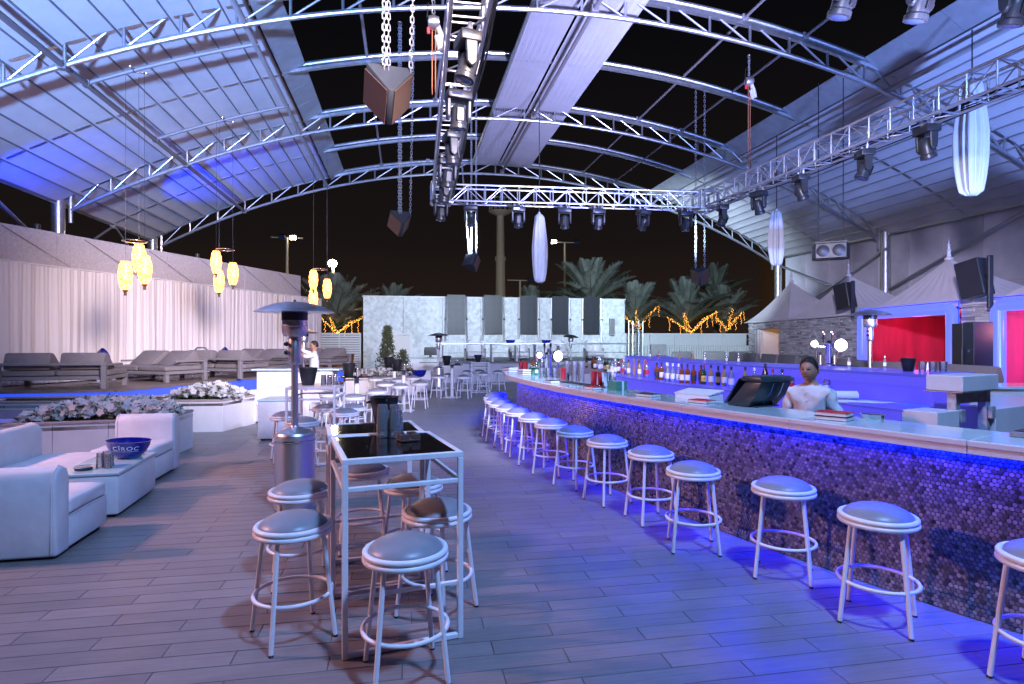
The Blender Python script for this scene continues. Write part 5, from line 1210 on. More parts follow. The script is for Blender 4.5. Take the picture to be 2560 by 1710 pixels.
for i in range(9): glass(f'clear beer glass beside the far beer tap, {ORD[i]} of nine', 2.2 + .11 * (i % 3) + .02 * (i // 3), 9.35 + .1 * (i // 3), BZ, None, 'beer glasses by the tap', False)
for i in range(4): glass(f'tall clear glass at the far bend of the bar, {ORD[i]} of four', 2.3 + .09 * i, 10.55 + .05 * (i % 2), BZ, None, 'glasses at the far bend', True)
for i, (x, y, c_) in enumerate(((2.36, 10.75, 'amber'), (2.44, 10.85, 'green'), (2.5, 10.6, 'clear'), (2.3, 11.3, 'dark_amber'))): bottle(c_, x, y, BZ, f'{desc[c_]} standing on the far bend of the bar top', 'bottles on the bar top', .95)
t = thing('napkin_caddy', 'dark green napkin caddy near the far red tins', 'caddy', (2.3, 10.3, BZ), .2); MB().b2((-.09, -.07, 0), (.09, .07, .12)).build('case', green_box, t, bevel=.004); MB().b2((-.03, -.072, .03), (.03, -.069, .09)).build('label_plate', label_paper, t)
# ------------------------------------------------------------------ people
def person(label, joints, bones, shirt, loc, rz, sleeve, waist, head_c, hair_h, legs):
    """one continuous skinned body; shirt, trousers and skin by region"""
    t = thing('person', label, 'person', loc, rz)
    names = list(joints); me = bpy.data.meshes.new('body'); me.from_pydata([joints[n][0] for n in names], [(names.index(a), names.index(b)) for a, b in bones], [])
    o = bpy.data.objects.new('body', me); C.objects.link(o)
    sk = o.modifiers.new('skin', 'SKIN'); sk.use_smooth_shade = True
    for i, n in enumerate(names):
        r = joints[n][1]; me.skin_vertices[0].data[i].radius = r if isinstance(r, tuple) else (r, r); me.skin_vertices[0].data[i].use_root = (n == 'pelvis')
    sb_ = o.modifiers.new('sub', 'SUBSURF'); sb_.levels = 2; sb_.render_levels = 2
    dg = bpy.context.evaluated_depsgraph_get(); nm = bpy.data.meshes.new_from_object(o.evaluated_get(dg)); bpy.data.objects.remove(o)
    for m_ in (shirt, trouser, skin_m): nm.materials.append(m_)
    hands = [Vector(joints[n][0]) for n in names if n.startswith('hand')]; elbows = [Vector(joints[n][0]) for n in names if n.startswith('wrist')]
    neck = Vector(joints['neck'][0])
    for p in nm.polygons:
        c = p.center; mi = 0
        if c.z < waist: mi = 1
        if (c - Vector(head_c)).length < .17 and c.z > neck.z - .01: mi = 2
        for h_, e_ in zip(hands, elbows):
            if (c - h_).length < .13 or (c - e_).length < sleeve: mi = 2
        p.material_index = mi; p.use_smooth = True
    body = obj('body', nm, t)
    hc = Vector(head_c); RX, RY, RZ_ = .078, .098, .122
    def head_pt(th, a, k=1.):
        x_, y_, z_ = sin(th) * sin(a), -sin(th) * cos(a), cos(th)       # a=0 faces -y
        g_ = lambda u0, z0, su, sz: math.exp(-((x_ - u0) / su) ** 2 - ((z_ - z0) / sz) ** 2) if y_ < 0 else 0.
        jaw = 1 - .26 * max(0, -z_ - .1) ** 1.2
        p = Vector((x_ * RX * jaw, y_ * RY * (1 - .12 * max(0, -z_ - .3)), z_ * RZ_))
        p.y -= .024 * g_(0, -.16, .13, .17) + .012 * g_(0, .02, .07, .16) - .012 * g_(.38, .06, .17, .11) - .012 * g_(-.38, .06, .17, .11) + .006 * g_(0, .22, .6, .09) + .008 * g_(0, -.46, .26, .07) + .012 * g_(0, -.78, .3, .16)
        return hc + p * k
    nb = len(nm.vertices); bm = bmesh.new(); bm.from_mesh(nm); NT, NA = 26, 36; gridv = []
    for i_ in range(NT + 1): gridv.append([bm.verts.new(head_pt(.02 + (PI - .04) * i_ / NT, 2 * PI * k_ / NA)) for k_ in range(NA)])
    nm.materials.append(mat('lips', (.24, .09, .075), .5)); nm.materials.append(mat('eye_dark', (.03, .02, .02), .3))
    for i_ in range(NT):
        for k_ in range(NA):
            f_ = bm.faces.new((gridv[i_][k_], gridv[i_ + 1][k_], gridv[i_ + 1][(k_ + 1) % NA], gridv[i_][(k_ + 1) % NA])); f_.smooth = True; c = f_.calc_center_median() - hc
            zz = c.z / RZ_; f_.material_index = 2
            if c.y < 0 and abs(zz + .47) < .05 and abs(c.x) < .024: f_.material_index = 3
            if c.y < 0 and abs(zz - .06) < .05 and .02 < abs(c.x) < .044: f_.material_index = 4
            if c.y < 0 and abs(zz - .22) < .035 and .014 < abs(c.x) < .05: f_.material_index = 4
    R_ = random.Random(int(hc.z * 100) + int(loc[0] * 10))
    for v in bm.verts:
        if v.index >= 0 and v.index < nb and waist - .02 < v.co.z < neck.z - .03:
            q_ = v.co; n_ = v.normal; v.co = q_ + n_ * (.006 * sin(q_.z * 46 + q_.x * 30) + .006 * sin(q_.x * 52 - q_.z * 25 + q_.y * 20))
    bmesh.ops.recalc_face_normals(bm, faces=bm.faces); bm.to_mesh(nm); bm.free(); nm.update()
    hm = MB(); rows = []
    for i_ in range(15):
        row = []
        for k_ in range(49):
            a = 2 * PI * k_ / 48; front = cos(a)                       # hairline: high in front, low at the nape
            lim = .86 + (.95 if front < -.2 else .95 * max(0, (1 - front) / 1.2) ** 1.3 if front < .9 else 0); lim = min(lim, 1.85)
            row.append(head_pt(.02 + lim * i_ / 14, a, 1.075 + .035 * sin(a * 11 + i_ * 2.1) * (i_ / 14) + R_.uniform(-.012, .02) + (.03 if front > .3 and i_ > 9 else 0)))
        rows.append(row)
    hm.grid(rows).build('hair', hair_m, t, smooth=80)
    for sx_ in (-1, 1): MB().lathe([(0, -.03), (.011, -.014), (.014, .012), (.008, .026), (0, .03)], 10, c=hc + Vector((sx_ * .08, .008, -.008))).build('ear', skin_m, t)
    # belt and collar
    fm = MB()
    for h_, e_ in zip(hands, elbows):
        d = (h_ - e_).normalized(); s_ = d.orthogonal().normalized()
        for k in range(4):
            b0 = h_ + s_ * (-.028 + .0185 * k); L_ = (.062, .075, .08, .066)[k]; fm.path([b0, b0 + d * L_ * .6, b0 + d * L_ * .95 + d.cross(s_) * .02], [.0085, .0085, .007], 6)
        b0 = h_ - d * .02 + s_ * .04; fm.path([b0, b0 + s_ * .03 + d * .03, b0 + s_ * .035 + d * .06], [.01, .009, .008], 6)
    fm.build('fingers', skin_m, t)
    MB().lathe([(.062, neck.z - .02), (.075, neck.z - .05), (.07, neck.z - .055), (.058, neck.z - .02)], 18, c=(neck.x, neck.y, 0)).build('collar', shirt, t)
    for k in range(5): block('button', (0, joints['chest'][0][1] - joints['chest'][1][1] * (.96 if k > 1 else .9) - .004, waist + .1 + k * .08), (.012, .008, .012), paper, t)
    for sx_ in (-1, 1): MB().add([(neck.x + sx_ * .012, neck.y - .085, neck.z - .10), (neck.x + sx_ * .075, neck.y - .06, neck.z - .055), (neck.x + sx_ * .068, neck.y + .0, neck.z - .012), (neck.x + sx_ * .008, neck.y - .066, neck.z - .03), (neck.x + sx_ * .012, neck.y - .093, neck.z - .10), (neck.x + sx_ * .078, neck.y - .068, neck.z - .055)], [(0, 1, 2, 3), (4, 5, 2, 3), (0, 1, 5, 4)]).build('collar_flap', paper, t)
    MB().lathe([(.148, waist - .02), (.15, waist - .018), (.15, waist + .018), (.148, waist + .02)], 24).build('belt', black_plastic, t).scale = (1.0, .78, 1)
    return t
def std_joints(arms, lean=0., head=(0, 0, 0)):
    J = {'pelvis': ((0, 0, .93), (.155, .125)), 'waist': ((0, 0, 1.05), (.158, .125)), 'chest': ((0, -lean * .5, 1.27), (.178, .128)), 'upper': ((0, -lean * .8, 1.40), (.12, .09)), 'neck': ((0, -lean, 1.475), (.055, .055)),
         'chin': ((head[0] * .5, -lean - .0 + head[1] * .5, 1.555), (.045, .05)), 'head': ((head[0], -lean + head[1], 1.62), (.05, .05)), 'crown': ((head[0], -lean + head[1], 1.66), (.03, .03))}
    B = [('pelvis', 'waist'), ('waist', 'chest'), ('chest', 'upper'), ('upper', 'neck'), ('neck', 'chin'), ('chin', 'head'), ('head', 'crown')]
    for s_, n in ((-1, 'l'), (1, 'r')):
        J['hip' + n] = ((s_ * .09, 0, .88), .095); J['knee' + n] = ((s_ * .1, -.01, .48), .062); J['ankle' + n] = ((s_ * .11, .02, .08), .042); J['toe' + n] = ((s_ * .12, -.15, .03), (.04, .03))
        B += [('pelvis', 'hip' + n), ('hip' + n, 'knee' + n), ('knee' + n, 'ankle' + n), ('ankle' + n, 'toe' + n)]
        sh, el, wr, ha = arms[n]
        J['shoulder' + n] = (sh, .068); J['elbow' + n] = (el, .05); J['wrist' + n] = (wr, .030); J['hand' + n] = (ha, (.036, .024))
        B += [('upper', 'shoulder' + n), ('shoulder' + n, 'elbow' + n), ('elbow' + n, 'wrist' + n), ('wrist' + n, 'hand' + n)]
    return J, B
J, B = std_joints({'l': ((-.17, -.02, 1.40), (-.2, -.26, 1.50), (-.16, -.34, 1.74), (-.15, -.35, 1.82)), 'r': ((.17, -.02, 1.40), (.2, -.22, 1.34), (.1, -.42, 1.46), (.06, -.48, 1.52))}, .0, (0, .02, 0))
p_ = person('waiter in white shirt reaching up to the heater valve', J, B, shirt_white, (-2.32, 15.75, 0), rad(-75), .2, 1.0, (0, .0, 1.635), 0, True)
J, B = std_joints({'l': ((-.17, -.06, 1.39), (-.26, -.06, 1.12), (-.2, -.26, 1.0), (-.17, -.33, .98)), 'r': ((.17, -.06, 1.39), (.27, -.04, 1.12), (.2, -.26, 1.0), (.16, -.33, .98))}, .05, (0, -.03, 0))
p_ = person('bartender in pale beige shirt working behind the counter beside the till', J, B, shirt_beige, (4.0, 5.2, -.15), rad(-58), .17, .98, (0, -.085, 1.615), 0, True)
# ------------------------------------------------------------------ pavilions along the tarpaulin side
PL, PRr = Vector((14.3, 22.5, 0)), Vector((12.1, 10.7, 0)); PD = (PRr - PL).normalized(); PN = Vector((-PD.y, PD.x, 0))  # PN points away from the bar
if PN.x < 0: PN = -PN
def pp(s_, off=0., z=0.): p = PL + PD * s_ + PN * off; return Vector((p.x, p.y, z))
TZ = .35
t = thing('terrace', 'raised terrace slab carrying the pavilions', 'terrace'); 
a, b_, c_, d_ = pp(-1.5, -3.2), pp(16, -3.2), pp(16, 3.4), pp(-1.5, 3.4)
MB().prism([(q.x, q.y) for q in (a, b_, c_, d_)], 0, TZ - .02).build('slab', wood_deck, t, smooth=0); MB().prism([(q.x, q.y) for q in (pp(-1.52, -3.25), pp(16, -3.25), pp(16, 0), pp(-1.52, 0))], TZ - .02, TZ).build('paving', plank if False else lounge_frame, t)
WH = 2.5
PRZ = math.atan2(PD.y, PD.x)
def stone_wall(label, s0, s1, holes=()):
    t = thing('stone_wall', label, 'wall', pp(s0), PRZ, 'stone clad pavilion walls'); L_ = s1 - s0; sg = 1
    # local x along wall, +y = away from viewer side? computed from PN
    ny = PN.dot(Vector((-sin(PRZ), cos(PRZ), 0)))  # +1 or -1
    segs = [(0, L_, 0, WH - TZ)]
    for (h0, h1, z0, z1) in holes:
        segs = [(0, h0, 0, WH - TZ), (h1, L_, 0, WH - TZ), (h0, h1, 0, z0), (h0, h1, z1, WH - TZ)]
    R_ = random.Random(int(s0 * 10) + 3)
    mb = MB()
    for (x0, x1, z0, z1) in segs:
        if x1 - x0 < .02 or z1 - z0 < .02: continue
        MB().b2((x0, 0, TZ + z0), (x1, ny * .2, TZ + z1)).build('wall_core', grout, t, smooth=0)
        z = z0
        while z < z1 - .01:
            h = min(R_.choice((.035, .05, .07)), z1 - z); x = x0
            while x < x1 - .005:
                l_ = min(R_.uniform(.12, .38), x1 - x); pr_ = R_.uniform(.008, .045)
                mb.box((x + l_ / 2, -ny * pr_ / 2, TZ + z + h / 2), (l_ - .006, pr_, h - .005), tint=R_.random()); x += l_
            z += h
    stuff(obj('ledge_stones', mb.tinted('ledge_stones', stone_a), t))
    MB().b2((-.0, -ny * .08, WH), (L_, ny * .25, WH + .07)).build('eave_trim', tent_cloth, t)
    return t
stone_wall('grey ledge-stone wall with the orange lit doorway', 0, 8.15, ((.72, 2.85, .2, 1.9),))
stone_wall('narrow grey ledge-stone pier between the two crimson rooms', 11.75, 12.72)
ny = PN.dot(Vector((-sin(PRZ), cos(PRZ), 0)))
def tent(label, s0, s1, apex_off, za, back):
    t = thing('pagoda_tent', label, 'tent roof', (0, 0, 0), 0, 'peaked white pavilion tents')
    ap = pp((s0 + s1) / 2, apex_off, za); cs = [pp(s0, -.12, WH + .03), pp(s1, -.12, WH + .03), pp(s1, back, WH + .03), pp(s0, back, WH + .03)]
    for i in range(4):
        a, b_ = cs[i], cs[(i + 1) % 4]; rows = []
        for j in range(13):
            f_ = j / 12; row = []
            for k in range(25):
                q = a.lerp(b_, k / 24); p = q.lerp(ap, f_); sag = (f_ - f_ ** 1.0) ; z = WH + .03 + (za - WH - .03) * (f_ ** 1.45 * .75 + f_ * .25)
                z += .025 * sin(k * 1.9 + i) * (1 - f_) * f_ * 2 - .03 * sin(PI * k / 24) * (1 - f_)
                row.append((p.x, p.y, z))
            rows.append(row)
        MB().grid(rows).build('roof_panel', tent_cloth, t, smooth=70)
    MB().lathe([(.1, -.04), (.09, .02), (.05, .04), (.035, .18), (.06, .2), (.03, .23), (.02, .3), (.045, .32), (.012, .36), (0, .55)], 14, c=ap).build('finial', tent_cloth, t)
    return t
tent('peaked tent roof at the far end of the pavilion row', -.3, 3.75, .95, 4.1, 2.6)
tent('peaked tent roof over the stone wall with speaker, second in the row', 3.75, 8.1, .8, 3.87, 2.6)
tent('peaked tent roof above the nearer crimson room', 8.1, 12.3, .85, 3.8, 2.6)
tent('peaked tent roof cut by the picture edge', 12.3, 16.5, .85, 3.8, 2.6)
# crimson rooms
def crimson(label, s0, s1, door=True):
    t = thing('crimson_room', label, 'room', pp(s0), PRZ); L_ = s1 - s0; D_ = 2.5
    n = int(L_ / .22)
    for i in range(n): MB().b2((L_ * i / n + .004, ny * D_, TZ), (L_ * (i + 1) / n - .004, ny * (D_ + .05), 2.45)).build('wall_panel', red_wall, t, bevel=.012)
    for x in (0, L_): MB().b2((x - .03, ny * .05, TZ), (x + .03, ny * D_, 2.45)).build('side_wall', red_wall, t)
    MB().b2((0, ny * .05, 2.46), (L_, ny * D_, 2.5)).build('ceiling', red_wall, t); MB().b2((0, 0, TZ + .005), (L_, ny * D_, TZ + .02)).build('room_floor', wood_deck, t)
    return t
r1 = crimson('crimson walled room open behind the blue light frame', 8.2, 11.7); r2 = crimson('crimson walled room at the picture edge', 12.75, 16.2)
t = thing('room_door', 'pale door with handle inside the crimson room', 'door', pp(8.55, 2.42), PRZ); MB().b2((0, -ny * .03, TZ), (.85, ny * .03, 2.25)).build('leaf', wood_door, t, bevel=.006)
for x in (-.05, .9): block('jamb', (x, 0, 1.33), (.08, .1, 1.96), wood_door, t)
block('lintel', (.42, 0, 2.34), (1.03, .1, .08), wood_door, t); rod('door_handle', (.74, -ny * .06, 1.2), (.74, -ny * .06, 1.42), .018, dark_steel, t)
for i, s_ in enumerate((9.62, 10.7)):
    t = thing('wall_switch', f'pale switch plate on the crimson wall, {("near the door", "beyond the heater pole")[i]}', 'switch', pp(s_, 2.47, 1.35), PRZ, 'switch plates'); block('plate', (0, -ny * .01, 0), (.12, .02, .1), wood_door, t); block('plate', (.15, -ny * .01, 0), (.12, .02, .1), wood_door, t)
# blue tube frames
def tube_frame(label, s0, s1):
    t = thing('neon_tube_arch', label, 'light frame', (0, 0, 0), 0, 'blue light tube frames'); r = .13; zt = WH - .02
    MB().path([pp(s0, -.12, TZ), pp(s0, -.12, zt - .1), pp(s0 + .1, -.12, zt)], r, 14).build('upright_tube', tube_blue, t); MB().path([pp(s0 + .1, -.12, zt), pp(s1 - .1, -.12, zt)], r, 14).build('top_tube', tube_blue, t); MB().path([pp(s1 - .1, -.12, zt), pp(s1, -.12, zt - .1), pp(s1, -.12, TZ)], r, 14).build('upright_tube', tube_blue, t)
    MB().path([pp(s0 - .16, -.1, TZ), pp(s0 - .16, -.1, zt + .16), pp(s1 + .16, -.1, zt + .16), pp(s1 + .16, -.1, TZ)], .012, 6).build('led_edge', mat('frame_edge_led', (.01, .01, .2), .3, emit=(0, .01, 1), es=5), t)
tube_frame('glowing blue tube frame round the crimson room', 8.22, 11.62); tube_frame('glowing blue tube frame at the picture edge', 12.85, 16.1)
# room chandelier
t = thing('room_chandelier', 'glowing warm chandelier inside the crimson room', 'chandelier', pp(10.75, .9, 2.12)); ch = glow_mat('chandelier_glow', (1, .55, .12), 26., 30, .4); MB().lathe([(0, .13), (.08, .1), (.14, 0), (.1, -.1), (0, -.16)], 20).build('shade', ch, t); rod('chain', (0, 0, .12), (0, 0, .4), .01, brushed, t, 5)
# orange cabin behind the doorway
t = thing('orange_cabin', 'orange veneered booth seen through the stone doorway', 'booth', pp(.72), PRZ)
for i in range(6): MB().b2((.1 + i * .36, ny * 1.2, TZ), (.1 + i * .36 + .352, ny * 1.25, 2.3)).build('veneer_panel', orange_wood, t, bevel=.004)
MB().b2((.0, ny * .02, TZ + .1), (.16, ny * 1.2, 2.3)).build('jamb_panel', wood_door, t); MB().b2((.3, -ny * .01, TZ + .2), (.42, ny * .02, 2.2)).build('door_edge', wood_door, t)
MB().b2((.6, ny * .9, TZ), (2.2, ny * 1.18, 1.0)).build('bench', orange_wood, t)
for i in range(4): block('socket', (1.35 + (i % 2) * .2, ny * 1.19, 1.25 + (i // 2) * .2), (.13, .02, .09), wood_door, t)
MB().b2((.5, ny * .3, 2.32), (1.9, ny * .9, 2.36)).build('light_panel', glow_mat('cabin_light', (1, .55, .16), 2.2), t)
# black fridge, wall speakers
t = thing('dark_cooler', 'tall dark double cooler standing before the stone pier', 'cooler', pp(12.6, -.45), PRZ); MB().b2((-.30, -.2, TZ), (.0, .2, 2.12)).build('door', black_plastic, t, bevel=.01); MB().b2((.006, -.2, TZ), (.30, .2, 2.14)).build('door', navy, t, bevel=.01); rod('handle', (.03, -ny * .23, 1.0), (.03, -ny * .23, 1.6), .015, dark_steel, t); block('logo_plate', (.18, -ny * .205, 1.55), (.06, .02, .06), lens_glass, t)
for i, (s_, z, k) in enumerate(((7.7, 2.7, .78), (12.5, 2.68, .82))):
    t = thing('tilted_loudspeaker', f'black loudspeaker tilted on a post at the {("stone wall", "pier by the cooler")[i]} top', 'loudspeaker', pp(s_, -.25, z), PRZ, 'tilted loudspeakers on the pavilions')
    c = MB().b2((-.3 * k, -.2 * k, 0), (.3 * k, .2 * k, .95 * k)).build('cabinet', black_plastic, t, bevel=.015); c.rotation_euler = (0, -.2, .3); MB().b2((.34 * k, -.05, -.25), (.42 * k, .05, 1.0 * k)).build('post', black_plastic, t, bevel=.01); rod('bracket', (.2, 0, .5 * k), (.4 * k, 0, .5 * k), .03, black_plastic, t)
# grey seating in front of the pavilions
def club_sofa(label, s_, off, W, rz=0., z=TZ):
    t = thing('grey_sofa', label, 'sofa', pp(s_, off, z), PRZ + rz, 'grey terrace seating'); gm = mat('grey_rattan', (.16, .155, .165), .65, var=.12, vscale=30)
    MB().b2((-W / 2, -.4, .1), (W / 2, .4, .42)).build('seat', gm, t, bevel=.04, seg=2)
    pr = [(-.02, .40), (.2, .40), (.24, .7), (.18, .92), (.06, .94), (0, .6)]
    MB().prism([(p[0] * (1 if ny > 0 else -1) + .2 * ny, p[1]) for p in pr], -W / 2, W / 2, M=Mp).build('backrest', gm, t, bevel=.03, seg=2)
    for sx_ in (-1, 1): MB().b2((sx_ * W / 2 - .07, -.4, .1), (sx_ * W / 2 + .07, .42, .62)).build('armrest', gm, t, bevel=.04, seg=2)
for i, s_ in enumerate((.3, 1.9, 3.6, 5.0, 6.6)): club_sofa(f'grey terrace sofa before the stone wall, {ORD[i]} from the far end', s_, -1.0, 1.25)
club_sofa('wide grey sofa before the dark cooler', 11.0, -1.7, 2.3); club_sofa('grey sofa beside the blue light frame foot', 13.1, -1.3, 1.6); club_sofa('grey armchair before the crimson room', 9.2, -1.4, .9)
for i, (x, y) in enumerate(((13.2, 26.0), (14.9, 26.2), (16.2, 26.0), (18.2, 26.4), (19.8, 26.2))):
    t = thing('terrace_chair', f'grey low-backed chair before the white fence, {ORD[i]} from the far wall', 'chair', (x, y, 0), rnd.uniform(-.2, .2), 'chairs before the white fence'); gm = mat('grey_rattan', (.16, .155, .165), .65)
    MB().b2((-.5, -.35, .6), (.5, .3, .75)).build('seat', gm, t, bevel=.03); MB().b2((-.55, .28, .7), (.55, .42, 1.25)).build('backrest', gm, t, bevel=.08, seg=3)
    for sx_ in (-1, 1):
        for yy_ in (-.3, .3): rod('leg', (sx_ * .45, yy_, 0), (sx_ * .45, yy_, .62), .03, gm, t)
t = thing('terrace_table', 'square grey table with two canisters before the crimson room', 'table', pp(10.3, -2.2, TZ), PRZ); gm = mat('grey_weave', (.13, .14, .2), .6, var=.2, vscale=40); MB().b2((-.55, -.4, 0), (.55, .4, .78)).build('body', gm, t, bevel=.01); MB().b2((-.57, -.42, .782), (.57, .42, .81)).build('table_top', dark_steel, t)
for i, x in enumerate((-.35, .3)): o = tag(MB().lathe([(.045, 0), (.045, .24), (.03, .25), (0, .25)], 16).build('steel_canister', brushed), f'brushed canister on the square grey table, {("door", "cooler")[i]} side', 'canister', 'canisters on the terrace table'); q = pp(10.3 + x, -2.2, TZ + .81); o.location = q
# ------------------------------------------------------------------ grey tarpaulin wall
XT = AX + AH + .45
t = thing('tarpaulin_wall', 'grey tarpaulin wall of laced panels behind the pavilions', 'wall', (XT, 0, 0))
yy = 25.4; k = 0
while yy > 7:
    for (z0, z1) in ((0, 3.6), (3.6, 6.05)):
        rows = []
        for a in range(9):
            row = []
            for b_ in range(9):
                fy, fz = a / 8, b_ / 8; row.append((.05 * sin(PI * fy) * sin(PI * fz) + .012 * sin(7 * fy + 5 * fz + k), yy - 1.38 * fy - .01, z0 + .01 + (z1 - z0 - .02) * fz))
            rows.append(row)
        MB().grid(rows).build('tarpaulin_panel', tarp, t, smooth=80); k += 1
    MB().b2((-.02, yy - .012, 0), (.0, yy + .012, 6.05)).build('lacing_seam', fascia_white, t)
    yy -= 1.4
MB().b2((-.025, 7, 3.585), (-.002, 25.4, 3.615)).build('horizontal_seam', fascia_white, t)
# ------------------------------------------------------------------ palms
def frond_mesh(L_, droop, seed):
    R_ = random.Random(seed); mb = MB(); pts = []
    for i in range(13):
        f_ = i / 12; pts.append(Vector((L_ * f_ * (1 - .12 * f_), 0, L_ * (.55 * f_ - droop * f_ * f_))))
    mb.path(pts, [.03 * (1 - .85 * i / 12) for i in range(13)], 5, mi=1)
    n = 44
    for i in range(n):
        f_ = .14 + .86 * i / n; k = min(11, int(f_ * 12)); p = pts[k].lerp(pts[k + 1], f_ * 12 - k); t_ = (pts[k + 1] - pts[k]).normalized(); ll = L_ * .23 * (math.sin(PI * min(1, f_ * .9 + .12)) ** .6) * R_.uniform(.8, 1.1)
        for s_ in (-1, 1):
            d = (t_ * .75 + Vector((0, s_ * .75, .28 + R_.uniform(-.15, .15)))).normalized(); w_ = Vector((0, 0, 1)).cross(d).normalized() * .022
            q1 = p + d * ll * .5; q2 = p + d * ll + Vector((0, 0, -.12 * ll))
            mb.add([p - w_ * .5, q1 - w_, q2, q1 + w_, p + w_ * .5], [(0, 1, 2, 3, 4)], 0)
    return mb.mesh('frond', [palm_green, stem_green], smooth=0)
FM = [frond_mesh(3.0, .30, 1), frond_mesh(2.7, .48, 2), frond_mesh(2.5, .12, 3)]
def palm(label, x, y, zc, s_, n, seed, trunk=True):
    t = thing('palm_tree', label, 'palm tree', (x, y, 0), seed * .7, 'palms beyond the far wall'); R_ = random.Random(seed)
    pr = []
    for i in range(14): z = zc * i / 13; pr.append((.22 + .05 * (i % 2) - .04 * i / 13, z))
    MB().lathe(pr + [(.3, zc + .1), (.2, zc + .4), (0, zc + .5)], 12).build('trunk', palm_bark, t)
    for i in range(n):
        a = i * 2.399 + R_.uniform(-.2, .2); el = .95 - 1.0 * (i / n) + R_.uniform(-.1, .1); me = FM[2 if i < n * .3 else R_.randrange(2)]
        Mx = Matrix.Translation((0, 0, zc + .25)) @ Matrix.Rotation(a, 4, 'Z') @ Matrix.Rotation(-el, 4, 'Y') @ Matrix.Diagonal((s_, s_, s_, 1)); obj('frond', me, t, Mx)
    return t
palm('big palm crown rising behind the far wall panels', 13.2, 40.5, 4.0, 1.5, 30, 1)
palm('smaller palm crown peeking over the wall beside the silk', 9.2, 42.5, 3.3, 1.0, 18, 2)
palm('light-wrapped palm beside the truss tower behind the fence', 15.0, 36.8, 2.55, 1.25, 26, 3)
palm('light-wrapped palm in the middle behind the fence', 18.6, 36.6, 2.5, 1.4, 30, 4)
palm('light-wrapped palm next to the first tent peak', 22.3, 38.3, 2.55, 1.25, 24, 5)
palm('palm with string lights behind the slatted lounge fence', -4.3, 37.0, 2.2, 1.45, 28, 6)
palm('dim palm crown over the mottled wall edge', -.9, 43.0, 3.2, 1.05, 18, 7)
palm('dark palm between the lit palms and the tower', 25.5, 45, 5.0, 1.3, 18, 8)
def light_string(label, x, y, z, specs):
    t = thing('light_string', label, 'string lights', (x, y, z), 0, 'warm string lights on palms'); R_ = random.Random(int(x * 7))
    for (dx, dz, hang) in specs:
        mb = MB(); n = int(10 + 20 * abs(dx) + 12 * dz)
        def bead(p): mb.lathe([(0, -.013), (.013, 0), (0, .013)], 5, c=p)
        for i in range(n):
            f_ = i / n; bead((dx * f_ + R_.uniform(-.05, .05), R_.uniform(-.25, .1), dz * (f_ ** .9) + R_.uniform(-.06, .06)))
        for h in hang:
            for i in range(11): bead((dx * h + R_.uniform(-.05, .05), -.1, dz * (h ** .9) - .075 * i))
        stuff(mb.build('bulb_string', bulb_warm, t, smooth=0))
    return t
light_string('warm string lights climbing the palm beside the truss tower', 15.0, 36.2, 2.55, ((-1.45, 1.15, (.45, .95)), (-.2, 1.3, (.9,)), (1.45, 1.65, (.5, .97))))
light_string('warm string lights climbing the middle palm', 18.6, 36.0, 2.3, ((-1.7, 1.0, (.45, .9)), (-.55, 1.3, (.6, .9)), (1.2, 1.15, (.6, .95)), (1.9, 1.5, (.8, .95))))
light_string('warm string lights climbing the palm next to the tent', 22.1, 37.5, 2.5, ((-.8, .9, (.7,)), (.4, 1.6, (.5,)), (1.3, 1.5, (.5, .8, .97))))
light_string('warm string lights on the palm behind the slatted fence', -4.0, 36.2, 2.2, ((-1.4, 1.3, (.5, .8)), (.9, .8, (.5, .9)), (1.5, 1.0, (.8,)), (-.6, 1.2, (.5,))))
# shrubs by the door
def shrub(label, x, y, h, r, n, seed):
    t = thing('potted_shrub', label, 'shrub', (x, y, 0)); R_ = random.Random(seed); mb = MB()
    for i in range(n):
        f_ = R_.random() ** .8; z = .35 + h * f_; rr = r * (1 - .78 * f_) * math.sqrt(R_.random()) * (1.0 if f_ < .45 else .8); a = R_.random() * 6.28; c = Vector((rr * cos(a), rr * sin(a), z)); d = Vector((R_.uniform(-1, 1), R_.uniform(-1, 1), R_.uniform(-.4, .9))).normalized(); e_ = d.orthogonal().normalized() * .028
        mb.add([c, c + d * .06 + e_, c + d * .13, c + d * .06 - e_], [(0, 1, 2, 3)])
    mb.build('foliage', leaf_green, t, smooth=0); MB().cyl((0, 0, .3), (0, 0, .3 + h * .9), .035, .012, 7).build('stem', palm_bark, t); MB().lathe([(.28, 0), (.36, .4), (.38, .42), (.32, .42)], 18).build('pot', planter_white, t); return t
shrub('tall tapering shrub beside the white door', -.75, 25.0, 2.0, .62, 1500, 3)
shrub('low leafy shrub at the foot of the tall shrub', -.1, 25.2, 1.0, .5, 500, 4)
